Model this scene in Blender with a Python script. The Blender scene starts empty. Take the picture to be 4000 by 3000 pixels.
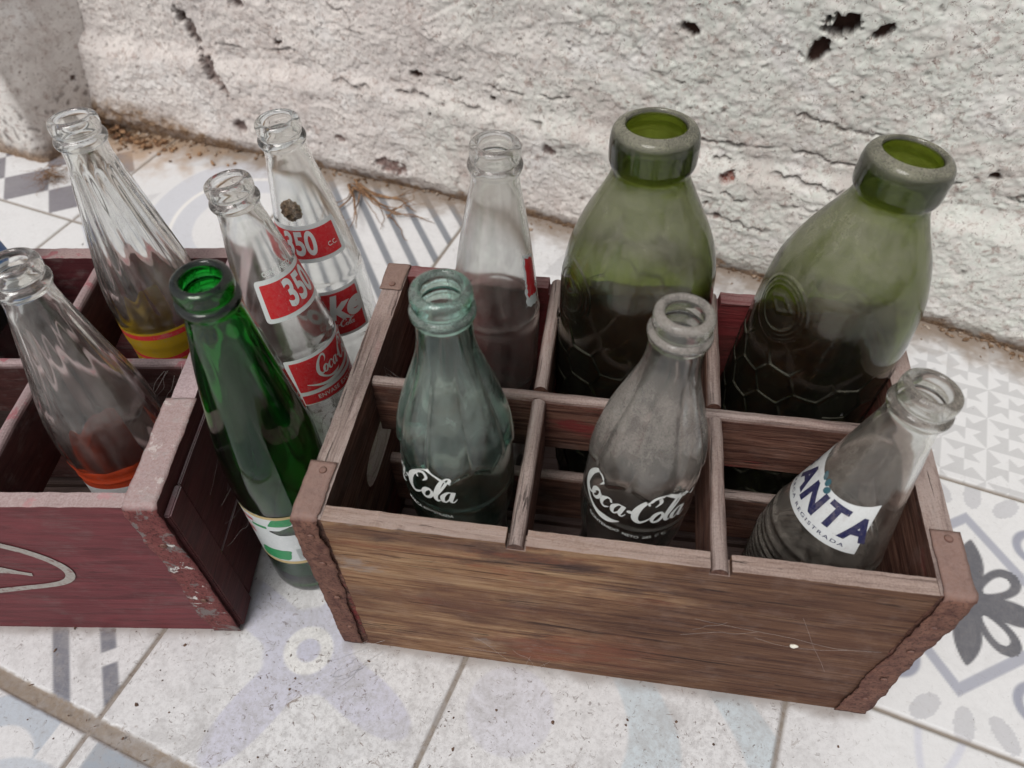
import bpy, bmesh, math, random
import numpy as np
from mathutils import Vector, Matrix, noise as mnoise
from mathutils.geometry import tessellate_polygon
PI=math.pi; R=math.radians
random.seed(7)
scene=bpy.context.scene
COL=scene.collection
PR={'coke': [(0, 23), (2.5, 26.3), (10, 27.8), (25, 28.6), (45, 28.4), (62, 26.8), (78, 25.6), (90, 26.2), (105, 28.8), (120, 30.1), (140, 30.2), (160, 29.4), (175, 27.9), (185, 25.9), (195, 23), (205, 19.6), (215, 16.6), (226, 14.2), (237, 13.0), (244, 12.8), (247, 13.0), (248.5, 14.3), (251, 14.9), (253, 14.3), (254.3, 12.9), (255.2, 13.1), (256.59999999999997, 13.7), (260.0, 13.8), (262.4, 13.3), (263.5, 12.2)],
'c350': [(0, 24), (3, 27), (12, 28.6), (58, 28.8), (60, 28.1), (63, 28.1), (66, 28.1), (108, 28.1), (145, 28.0), (153, 27.4), (160, 26.6), (185, 23.2), (200, 21.0), (220, 17.6), (236, 14.6), (246, 13.0), (249, 12.9), (250.5, 14.2), (253, 14.9), (255, 14.3), (256.3, 12.9), (257.2, 13.1), (258.59999999999997, 13.7), (262.0, 13.8), (264.4, 13.3), (265.5, 12.2)],
'fanta': [(0, 23), (3, 26), (12, 27), (40, 27.2), (60, 28.6), (80, 30.4), (90, 31.4), (96, 31.9), (104, 31.6), (112, 30.9), (120, 29.8), (135, 27), (150, 23.8), (165, 20.8), (180, 17.9), (195, 15), (204, 13.3), (209, 12.9), (211, 13.1), (212.5, 14.4), (215, 15), (217, 14.4), (218.2, 12.9), (219.2, 13.1), (220.6, 13.7), (224.0, 13.8), (226.39999999999998, 13.3), (227.5, 12.2)],
'big': [(0, 36), (4, 41), (12, 43.5), (50, 45), (100, 45.6), (140, 45.8), (165, 45.5), (185, 44.6), (200, 42.6), (210, 39.8), (222, 35.0), (232, 30), (242, 24.8), (250, 21.2), (254, 20.2), (256, 20.4), (255.5, 20.6), (257.3, 22.2), (261, 23.0), (269, 23.1), (274, 22.4), (277.2, 20.6), (278.6, 18.2)],
'green': [(0, 23), (3, 26), (12, 27.4), (60, 27.6), (100, 28), (131, 28.5), (150, 27.9), (170, 26), (192, 23), (210, 20.6), (228, 17.9), (245, 15), (256, 13.2), (258.5, 12.9), (260.5, 14.3), (263, 15), (265, 14.4), (266.2, 12.9), (267.2, 13.1), (268.59999999999997, 13.7), (272.0, 13.8), (274.4, 13.3), (275.5, 12.2)],
'spiral': [(0, 25), (3, 27.8), (12, 28.8), (60, 28.6), (102, 28.3), (112, 28.6), (118, 29.4), (137, 29.6), (150, 29), (160, 28), (175, 25.3), (190, 22.3), (200, 20.4), (215, 17.6), (232, 14.6), (243, 13), (248, 12.9), (249.5, 14.3), (252, 14.9), (254, 14.3), (255.2, 12.9), (256.2, 13.1), (257.59999999999997, 13.7), (261.0, 13.8), (263.4, 13.3), (264.5, 12.2)],
'flute': [(0, 24), (3, 27), (12, 28.6), (60, 28.6), (95, 28.4), (111, 28.6), (116, 29.4), (130, 29.8), (145, 28.9), (158, 26.8), (170, 24.2), (185, 20.7), (200, 17.6), (213, 14.9), (224, 13), (228.5, 12.9), (230.5, 14.3), (233, 14.9), (235, 14.3), (236.2, 12.9), (237.2, 13.1), (238.6, 13.7), (242.0, 13.8), (244.39999999999998, 13.3), (245.5, 12.2)]}
POSE={'coke1': ('coke', (0.0738, 0.0509, 0.015), (0.0768, 0.0504, 0.2809)),
'coke2': ('coke', (0.1679, 0.0498, 0.015), (0.1812, 0.057, 0.2733)),
'fanta': ('fanta', (0.2625, 0.04, 0.015), (0.2945, 0.0573, 0.2405)),
'big1': ('big', (0.1658, 0.1539, 0.015), (0.1639, 0.1703, 0.2935)),
'big2': ('big', (0.264, 0.1515, 0.015), (0.29, 0.1701, 0.2869)),
'clr': ('c350', (0.0744, 0.1546, 0.015), (0.0826, 0.161, 0.2831)),
'c350b': ('c350', (-0.0418, 0.1995, 0), (-0.0566, 0.203, 0.2631)),
'c350f': ('c350', (-0.0319, 0.127, 0), (-0.0672, 0.1482, 0.257)),
'green': ('green', (-0.043, 0.056, 0), (-0.0315, 0.047, 0.2775)),
'l1': ('spiral', (-0.1435, 0.1439, 0.015), (-0.1603, 0.167, 0.2781)),
'l2': ('flute', (-0.1315, 0.0448, 0.015), (-0.1447, 0.0645, 0.2603))}

# ------------------------------------------------------------------ noise
_rng=np.random.RandomState(11)
_perm=_rng.permutation(256); _perm=np.concatenate([_perm,_perm,_perm])
_ang=_rng.rand(256)*2*PI; _gx=np.cos(_ang); _gy=np.sin(_ang)
def perlin(x,y,seed=0):
    x=np.asarray(x,float)+seed*17.13; y=np.asarray(y,float)+seed*5.71
    xi=np.floor(x).astype(int); yi=np.floor(y).astype(int); xf=x-xi; yf=y-yi
    u=xf*xf*xf*(xf*(xf*6-15)+10); v=yf*yf*yf*(yf*(yf*6-15)+10)
    def g(ix,iy,dx,dy):
        k=_perm[(_perm[ix&255]+iy)&255]; return _gx[k]*dx+_gy[k]*dy
    a=g(xi,yi,xf,yf); b=g(xi+1,yi,xf-1,yf); c=g(xi,yi+1,xf,yf-1); d=g(xi+1,yi+1,xf-1,yf-1)
    return ((a+(b-a)*u)+((c+(d-c)*u)-(a+(b-a)*u))*v)*1.5
def fbm(x,y,o=4,seed=0,gain=.5):
    s=0;a=1;t=0
    for i in range(o):
        s=s+a*perlin(np.asarray(x)*2**i,np.asarray(y)*2**i,seed+i*3); t+=a; a*=gain
    return s/t
def sst(e0,e1,x):
    t=np.clip((x-e0)/(e1-e0),0,1); return t*t*(3-2*t)
# ------------------------------------------------------------------ materials
class NT:
    def __init__(s,name):
        s.m=bpy.data.materials.new(name); s.m.use_nodes=True; s.t=s.m.node_tree; s.t.nodes.clear(); s.out=s.n('ShaderNodeOutputMaterial')
    def n(s,typ,**kw):
        nd=s.t.nodes.new(typ)
        for k,v in kw.items():
            if k in nd.inputs.keys(): 
                if hasattr(v,'is_output') or isinstance(v,bpy.types.NodeSocket): s.t.links.new(v,nd.inputs[k])
                else: nd.inputs[k].default_value=v
            else: setattr(nd,k,v)
        return nd
    def l(s,a,b): s.t.links.new(a,b)
    def coord(s,sc=(1,1,1),kind='Object',rot=(0,0,0),loc=(0,0,0)):
        tc=s.n('ShaderNodeTexCoord'); mp=s.n('ShaderNodeMapping'); s.l(tc.outputs[kind],mp.inputs['Vector'])
        mp.inputs['Scale'].default_value=sc; mp.inputs['Rotation'].default_value=rot; mp.inputs['Location'].default_value=loc
        return mp.outputs[0]
    def noise(s,vec,scale,detail=5,rough=.6,dist=0):
        nd=s.n('ShaderNodeTexNoise'); s.l(vec,nd.inputs['Vector']); nd.inputs['Scale'].default_value=scale; nd.inputs['Detail'].default_value=detail
        nd.inputs['Roughness'].default_value=rough; nd.inputs['Distortion'].default_value=dist; return nd.outputs['Fac']
    def ramp(s,fac,stops,interp='LINEAR'):
        nd=s.n('ShaderNodeValToRGB'); cr=nd.color_ramp; cr.interpolation=interp
        while len(cr.elements)<len(stops): cr.elements.new(.5)
        for e,(p_,c) in zip(cr.elements,stops):
            e.position=p_; e.color=(c,c,c,1) if isinstance(c,(int,float)) else (*c,1)
        s.l(fac,nd.inputs['Fac']); return nd.outputs['Color']
    def math(s,op,a,b=None,clamp=False):
        nd=s.n('ShaderNodeMath',operation=op); nd.use_clamp=clamp
        for i,v in enumerate((a,b)):
            if v is None: continue
            if isinstance(v,(int,float)): nd.inputs[i].default_value=v
            else: s.l(v,nd.inputs[i])
        return nd.outputs[0]
    def mix(s,fac,a,b,bt='MIX'):
        nd=s.n('ShaderNodeMix',data_type='RGBA',blend_type=bt)
        for i,v in ((0,fac),(6,a),(7,b)):
            if isinstance(v,(int,float)): nd.inputs[i].default_value=v
            elif isinstance(v,tuple): nd.inputs[i].default_value=(*v,1)
            else: s.l(v,nd.inputs[i])
        return nd.outputs[2]
    def up(s,lo=.3,hi=.9):
        g=s.n('ShaderNodeNewGeometry'); x=s.n('ShaderNodeSeparateXYZ'); s.l(g.outputs['Normal'],x.inputs[0])
        mr=s.n('ShaderNodeMapRange'); s.l(x.outputs[2],mr.inputs[0]); mr.inputs[1].default_value=lo; mr.inputs[2].default_value=hi; return mr.outputs[0]
    def bump(s,h,strength=.3,dist=.001,normal=None):
        nd=s.n('ShaderNodeBump'); nd.inputs['Strength'].default_value=strength; nd.inputs['Distance'].default_value=dist; s.l(h,nd.inputs['Height'])
        if normal is not None: s.l(normal,nd.inputs['Normal'])
        return nd.outputs[0]
    def pbr(s,col,rough=.6,normal=None,spec=.4,**kw):
        b=s.n('ShaderNodeBsdfPrincipled')
        for k,v in (('Base Color',col),('Roughness',rough)):
            if isinstance(v,tuple): b.inputs[k].default_value=(*v,1)
            elif isinstance(v,(int,float)): b.inputs[k].default_value=v
            else: s.l(v,b.inputs[k])
        b.inputs['Specular IOR Level'].default_value=spec
        for k,v in kw.items(): b.inputs[k].default_value=v
        if normal is not None: s.l(normal,b.inputs['Normal'])
        return b.outputs[0]
    def done(s,sh): s.l(sh,s.out.inputs[0]); return s.m

def wood(name,axis,stops,dust=(.34,.27,.27),dustamt=.8,red=0.0,redcol=(.16,.018,.02),stain=(.05,.025,.018),seed=0,patch=None,scale=1.0,xgrade=False):
    k=NT(name); sc=[1,1,1]; sc[axis]=.05
    c=k.coord(tuple(sc),loc=(seed*.37,seed*.11,seed*.23)); c2=k.coord(loc=(seed*.5,seed*.21,0)); sc3=[1,1,1]; sc3[axis]=.3
    c3=k.coord(tuple(sc3),loc=(seed*.9,seed*.4,.3))
    g=k.noise(c,230*scale,9,.7,1.3); g2=k.noise(c,520*scale,4,.6); 
    gm=k.math('ADD',k.math('MULTIPLY',g,.75),k.math('MULTIPLY',g2,.3))
    col=k.ramp(gm,stops); crk=k.ramp(k.noise(c,150*scale,5,.55,2.0),[(.325,1.0),(.36,0.0)])
    st=k.ramp(k.noise(c3,26,6,.62,.8),[(.46,0.0),(.60,1.0)])
    col=k.mix(k.math('MULTIPLY',st,.75),col,stain)
    if patch:
        for i,(pc,sc_,lo,hi,amt) in enumerate(patch):
            pm=k.ramp(k.noise(k.coord(tuple(.35 if j==axis else 1 for j in range(3)),loc=(seed+i*3.1,i*1.7,seed)),sc_,7,.7,.4),[(lo,0.0),(hi,1.0)])
            col=k.mix(k.math('MULTIPLY',pm,amt),col,pc)
    if xgrade:   # the right half of the board is darker, redder wood
        tc=k.n('ShaderNodeTexCoord'); xz=k.n('ShaderNodeSeparateXYZ'); k.l(tc.outputs['Object'],xz.inputs[0]); mr=k.n('ShaderNodeMapRange'); k.l(k.math('ADD',xz.outputs[0],k.math('MULTIPLY',k.math('SUBTRACT',k.noise(c3,22,6,.7),.5),.32)),mr.inputs[0]); mr.inputs[1].default_value=.13; mr.inputs[2].default_value=.19; mr.inputs[4].default_value=.85
        col=k.mix(mr.outputs[0],col,k.ramp(gm,[(.38,(.028,.011,.008)),(.5,(.080,.034,.020)),(.64,(.14,.070,.040))]))
    if red>0:
        rm=k.ramp(k.noise(c3,19,7,.7,.6),[(.62-.25*red,0.0),(.68-.25*red,1.0)])
        fine=k.ramp(k.noise(c,260,4,.6),[(.35,0.0),(.5,1.0)])
        col=k.mix(k.math('MULTIPLY',k.math('MULTIPLY',rm,fine),.8),col,redcol)
    # settled dust on faces that look up, and a thin film elsewhere
    dn=k.ramp(k.noise(c2,900,3,.7),[(.3,.55),(.65,1.0)]); dl=k.ramp(k.noise(c3,30,5,.6),[(.3,.45),(.6,1.0)])
    d=k.math('MULTIPLY',k.math('MULTIPLY',k.up(.2,.8),dn),k.math('MULTIPLY',dl,dustamt*1.35),clamp=True)
    d=k.math('MULTIPLY',d,k.ramp(g,[(.36,.5),(.52,1.0)])); film=k.math('MULTIPLY',k.ramp(k.noise(c2,60,6,.7),[(.5,0.0),(.75,.16)]),min(1,dustamt))
    d=k.math('MAXIMUM',d,film); col=k.mix(d,col,dust)
    dgr=k.ramp(g,[(.36,.45),(.5,1.0)]); h=k.math('ADD',k.math('MULTIPLY',g,.9),k.math('MULTIPLY',g2,.6)); h=k.math('ADD',h,k.math('MULTIPLY',k.noise(c2,700,3,.7),.25))
    col=k.mix(k.math('MULTIPLY',crk,.6),col,(.012,.006,.005)); h=k.math('SUBTRACT',h,k.math('MULTIPLY',crk,.8))
    n=k.bump(h,.9,.0013)
    return k.done(k.pbr(col,.8,n,.25))

def paintedwood(name,axis,base,dust,dustamt,seed=0,chip=(.30,.29,.27),chipamt=.3,fresh=(.30,.05,.07)):
    k=NT(name); sc=[1,1,1]; sc[axis]=.1
    c=k.coord(tuple(sc),loc=(seed*.31,.2,seed)); c2=k.coord(loc=(seed,0,0))
    g=k.noise(c,150,8,.65,1.2); g2=k.noise(c,600,4,.6)
    col=k.mix(k.ramp(g,[(.3,0.0),(.7,1.0)]),tuple(x*.6 for x in base),tuple(min(1,x*1.35) for x in base))
    dk=k.ramp(k.noise(c,90,8,.75,2),[(.61,0.0),(.66,1.0)]); col=k.mix(k.math('MULTIPLY',dk,.8),col,(.02,.008,.008))
    gp=k.ramp(k.noise(c2,40,8,.72,.5),[(.5,0.0),(.68,1.0)]); gf=k.ramp(k.noise(c,420,3,.7),[(.4,0.0),(.6,1.0)])
    col=k.mix(k.math('MULTIPLY',k.math('MULTIPLY',gp,gf),chipamt),col,chip)
    fp=k.ramp(k.noise(c2,55,6,.7,.3),[(.56,0.0),(.6,1.0)])
    dn=k.ramp(k.noise(c2,800,3,.7),[(.3,.6),(.65,1.0)])
    d=k.math('MULTIPLY',k.math('MULTIPLY',k.up(.3,.9),dn),dustamt); col=k.mix(d,col,dust)
    col=k.mix(k.math('MULTIPLY',k.math('MULTIPLY',k.up(.3,.9),fp),.6),col,fresh)
    n=k.bump(k.math('ADD',k.math('MULTIPLY',g,.7),k.math('MULTIPLY',g2,.5)),.6,.001)
    return k.done(k.pbr(col,.65,n,.3))

def rust(name,a=(.085,.035,.028),b=(.20,.10,.07),dust=(.28,.19,.165),dustamt=.85,paint=None):
    k=NT(name); c=k.coord()
    n1=k.noise(c,110,8,.7,.5); n2=k.noise(c,600,5,.7)
    col=k.mix(k.ramp(n1,[(.35,0.0),(.65,1.0)]),a,b)
    col=k.mix(k.ramp(n2,[(.52,0.0),(.62,.8)]),col,(.035,.014,.012))
    if paint:
        for i,(pc,lo) in enumerate(paint):
            pm=k.ramp(k.noise(k.coord(loc=(i*3.3,1.7*i,.4)),75,7,.68,.4),[(lo,0.0),(lo+.03,1.0)]); col=k.mix(pm,col,pc)
    col=k.mix(k.math('MULTIPLY',k.up(.3,.9),k.math('MULTIPLY',k.ramp(n2,[(.3,.6),(.6,1.0)]),dustamt)),col,dust)
    n=k.bump(k.math('ADD',n1,k.math('MULTIPLY',n2,.5)),.8,.0012)
    return k.done(k.pbr(col,.8,n,.25))

def glass(name,tint,rough=.03,dust=0.,dustcol=(.32,.29,.26),fine=900,patch=22,lo=.35,hi=.7,updust=.4,base=.0,transl=.45,smear=0.,ior=1.5,haze=0.,dusttop=None,absorb=None,uplo=.04,uphi=.42,bumpy=.10,inn=(.03,.15)):
    k=NT(name); c=k.coord(); cs=k.coord((1,1,.35))
    b=k.n('ShaderNodeBsdfPrincipled'); b.inputs['Base Color'].default_value=(*tint,1); b.inputs['Transmission Weight'].default_value=1; b.inputs['IOR'].default_value=ior
    rr=k.ramp(k.noise(cs,45,6,.65),[(.35,rough),(.75,min(1,rough+.14))]); k.l(rr,b.inputs['Roughness'])
    nb=k.bump(k.noise(cs,42,2,.4),bumpy,.0012); k.l(nb,b.inputs['Normal'])
    sh=b.outputs[0]
    if dust>0 or base>0:
        f=k.ramp(k.noise(c,fine,3,.75),[(.30,.55),(.62,1.0)])
        p=k.ramp(k.math('ADD',k.math('MULTIPLY',k.noise(cs,patch,7,.72,.8),.7),k.math('MULTIPLY',k.noise(c,patch*4.5,6,.75,.5),.3)),[(lo,.12),(hi,1.0)])
        upn=k.up(uplo,uphi); at=k.n('ShaderNodeAttribute',attribute_name='inside').outputs['Fac']; amt=k.math('ADD',k.math('MULTIPLY',k.math('ADD',k.math('MULTIPLY',upn,updust),base),k.math('SUBTRACT',1.0,at)),k.math('MULTIPLY',at,k.math('ADD',k.math('MULTIPLY',upn,inn[1]),inn[0])))
        fac=k.math('MULTIPLY',k.math('MULTIPLY',f,p),k.math('MULTIPLY',amt,1.0),clamp=True)
        if dusttop is not None:   # dust film stops at a height on the bottle (metres along its axis)
            tc=k.n('ShaderNodeTexCoord'); xz=k.n('ShaderNodeSeparateXYZ'); k.l(tc.outputs['Object'],xz.inputs[0])
            mr=k.n('ShaderNodeMapRange'); k.l(k.math('ADD',xz.outputs[2],k.math('MULTIPLY',k.math('SUBTRACT',k.noise(c,60,5,.7),.5),.03)),mr.inputs[0])
            mr.inputs[1].default_value=dusttop[0]; mr.inputs[2].default_value=dusttop[1]; mr.inputs[3].default_value=dusttop[2]; mr.inputs[4].default_value=1
            fac=k.math('MULTIPLY',fac,mr.outputs[0])
        specks=k.ramp(k.noise(c,520,2,.5),[(.70,0.0),(.74,.22)])
        fac=k.math('MAXIMUM',fac,k.math('MULTIPLY',specks,min(1,dust)))
        df=k.n('ShaderNodeBsdfDiffuse'); df.inputs[0].default_value=(*dustcol,1); tr=k.n('ShaderNodeBsdfTranslucent'); tr.inputs[0].default_value=(*dustcol,1)
        m1=k.n('ShaderNodeMixShader'); m1.inputs[0].default_value=transl; k.l(df.outputs[0],m1.inputs[1]); k.l(tr.outputs[0],m1.inputs[2])
        m2=k.n('ShaderNodeMixShader'); k.l(fac,m2.inputs[0]); k.l(sh,m2.inputs[1]); k.l(m1.outputs[0],m2.inputs[2]); sh=m2.outputs[0]
    k.done(sh)
    if absorb:
        va=k.n('ShaderNodeVolumeAbsorption'); va.inputs['Color'].default_value=(*absorb[0],1); va.inputs['Density'].default_value=absorb[1]; k.l(va.outputs[0],k.out.inputs['Volume'])
    return k.m

def enamel(name,col,rough=.35,wear=.0,wearcol=(.35,.3,.28),thin=.0):
    k=NT(name); c=k.coord(); n=k.noise(c,500,4,.7)
    cc=k.mix(k.ramp(n,[(.35,0.0),(.75,.18+wear)]),col,wearcol)
    cc=k.mix(k.ramp(k.noise(c,90,8,.78),[(.56,0.0),(.62,.22+wear*2)]),cc,wearcol)
    cc=k.mix(k.ramp(k.noise(k.coord((1,1,.2),rot=(.3,.5,.2)),380,3,.6,3),[(.66,0.0),(.69,.5)]),cc,wearcol)
    sh=k.pbr(cc,rough,k.bump(n,.15,.0003),.4)
    if thin:
        tr=k.n('ShaderNodeBsdfTranslucent'); tr.inputs[0].default_value=(*col,1); mx=k.n('ShaderNodeMixShader'); mx.inputs[0].default_value=thin; k.l(sh,mx.inputs[1]); k.l(tr.outputs[0],mx.inputs[2]); sh=mx.outputs[0]
    return k.done(sh)

# ------------------------------------------------------------------ object helpers
def link(name,me,mats=None,parent=None,smooth=False):
    o=bpy.data.objects.new(name,me); COL.objects.link(o)
    if mats is not None:
        for m in (mats if isinstance(mats,(list,tuple)) else [mats]): me.materials.append(m)
    if parent is not None: o.parent=parent
    if smooth: me.polygons.foreach_set('use_smooth',[True]*len(me.polygons))
    return o
def from_bm(name,bm,mats,parent=None,smooth=False):
    me=bpy.data.meshes.new(name); bm.normal_update(); bm.to_mesh(me); bm.free(); return link(name,me,mats,parent,smooth)
def tag(o,label,cat,group=None,kind=None):
    if label: o['label']=label
    if cat: o['category']=cat
    if group: o['group']=group
    if kind: o['kind']=kind
    return o
def empty(name,loc=(0,0,0),rz=0):
    o=bpy.data.objects.new(name,None); COL.objects.link(o); o.location=loc; o.rotation_euler=(0,0,rz); o.empty_display_size=.02; return o
def grid_mesh(name,P,closed_u=False,mat_idx=None):
    """P: array (nv,nu,3) of points, quads between neighbours"""
    nv,nu=P.shape[:2]; idx=np.arange(nv*nu).reshape(nv,nu)
    if closed_u:
        a=idx[:-1]; b=np.roll(idx,-1,1)[:-1]; c=np.roll(idx,-1,1)[1:]; d=idx[1:]
    else:
        a=idx[:-1,:-1]; b=idx[:-1,1:]; c=idx[1:,1:]; d=idx[1:,:-1]
    F=np.stack([a,b,c,d],-1).reshape(-1,4)
    me=bpy.data.meshes.new(name); me.vertices.add(nv*nu); me.vertices.foreach_set('co',P.reshape(-1).astype(np.float32))
    me.loops.add(F.size); me.loops.foreach_set('vertex_index',F.reshape(-1).astype(np.int32)); me.polygons.add(len(F))
    me.polygons.foreach_set('loop_start',np.arange(0,F.size,4,dtype=np.int32)); me.polygons.foreach_set('loop_total',np.full(len(F),4,np.int32))
    me.update(calc_edges=True); me.validate(); return me
def jitter(bm,amp,freq,seed=0):
    for v in bm.verts:
        q=v.co*freq+Vector((seed,seed*1.7,seed*.3)); v.co+=Vector(mnoise.noise_vector(q))*amp
def box_bm(bm,x0,x1,y0,y1,z0,z1,bev=.0008,seg=.006,amp=.00025,seed=0):
    b=bmesh.new(); bmesh.ops.create_cube(b,size=1)
    for v in b.verts: v.co=Vector((x0 if v.co.x<0 else x1,y0 if v.co.y<0 else y1,z0 if v.co.z<0 else z1))
    if bev>0: bmesh.ops.bevel(b,geom=b.edges[:],offset=bev,segments=2,affect='EDGES',clamp_overlap=True)
    d=(x1-x0,y1-y0,z1-z0); ax=max(range(3),key=lambda i:d[i]); lo=(x0,y0,z0)[ax]; n=int(d[ax]/seg)
    for i in range(1,n):
        co=Vector((0,0,0)); co[ax]=lo+d[ax]*i/n; no=Vector((0,0,0)); no[ax]=1
        bmesh.ops.bisect_plane(b,geom=b.verts[:]+b.edges[:]+b.faces[:],plane_co=co,plane_no=no)
    jitter(b,amp,60,seed); me=bpy.data.meshes.new('t'); b.to_mesh(me); b.free(); bm.from_mesh(me); bpy.data.meshes.remove(me)
def prism_bm(bm,poly,axis,t0,t1,holes=(),bev=0,tf=None):
    """extrude 2D outline (list of (a,b)) along axis; remaining axes in order"""
    loops=[poly]+list(holes); flat=[q for l in loops for q in l]
    tris=tessellate_polygon([[Vector((q[0],q[1],0)) for q in l] for l in loops])
    def P(q,t):
        c=list(q); c.insert(axis,t); v=Vector(c); return tf(v) if tf else v
    A=[bm.verts.new(P(q,t0)) for q in flat]; B=[bm.verts.new(P(q,t1)) for q in flat]
    for t in tris:
        try: bm.faces.new([A[i] for i in t]); bm.faces.new([B[i] for i in reversed(t)])
        except ValueError: pass
    s=0
    for l in loops:
        n=len(l)
        for i in range(n):
            a,b=s+i,s+(i+1)%n; bm.faces.new([A[a],A[b],B[b],B[a]])
        s+=n
    bmesh.ops.recalc_face_normals(bm,faces=bm.faces[:])
def densify(poly,step,amp=0,freq=200,seed=0,closed=True):
    out=[]; n=len(poly)
    for i in range(n if closed else n-1):
        a=poly[i]; b=poly[(i+1)%n]; d=math.dist(a,b); k=max(1,int(d/step))
        for j in range(k):
            t=j/k; x=a[0]+(b[0]-a[0])*t; y=a[1]+(b[1]-a[1])*t
            if amp:
                w=mnoise.noise_vector(Vector((x*freq,y*freq,seed))); x+=w[0]*amp; y+=w[1]*amp
            out.append((x,y))
    if not closed: out.append(poly[-1])
    return out
def tube_bm(bm,pts,r,seg=6,taper=None):
    pts=[Vector(q) for q in pts]; rings=[]; nrm=None
    for i,q in enumerate(pts):
        t=(pts[min(i+1,len(pts)-1)]-pts[max(i-1,0)]).normalized()
        if nrm is None: nrm=t.orthogonal().normalized()
        nrm=(nrm-t*nrm.dot(t)).normalized(); bn=t.cross(nrm); rr=r*(taper[i] if taper else 1)
        rings.append([bm.verts.new(q+(nrm*math.cos(a)+bn*math.sin(a))*rr) for a in [2*PI*j/seg for j in range(seg)]])
    for a,b in zip(rings,rings[1:]):
        for j in range(seg): bm.faces.new([a[j],a[(j+1)%seg],b[(j+1)%seg],b[j]])
    bm.faces.new(rings[0][::-1]); bm.faces.new(rings[-1])
def catmull(pts,n=8):
    out=[]; P=[np.array(q,float) for q in pts]
    for i in range(len(P)-1):
        a=P[max(i-1,0)];b=P[i];c=P[i+1];d=P[min(i+2,len(P)-1)]
        for j in range(n):
            t=j/n; out.append(.5*((2*b)+(-a+c)*t+(2*a-5*b+4*c-d)*t*t+(-a+3*b-3*c+d)*t**3))
    out.append(P[-1]); return out

# ------------------------------------------------------------------ tile frame
TH=-0.2533; OX,OY=-.1459,-.0761; TA=.1992
CU=np.array([math.cos(TH),math.sin(TH)]); CV=np.array([-math.sin(TH),math.cos(TH)])
def tw(u,v):  # tile frame metres -> world xy
    return OX+u*CU[0]+v*CV[0], OY+u*CU[1]+v*CV[1]
WALLB=[(-2.52,2.84),(-2.0,2.885),(-1.43,2.93),(-.8,2.955),(-.22,2.97),(.3,2.965),(.68,2.945),(1.5,2.92),(2.32,2.89),(2.71,2.86),(4.5,2.75)]
WBu=np.array([q[0] for q in WALLB])*TA; WBv=np.array([q[1] for q in WALLB])*TA
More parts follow.
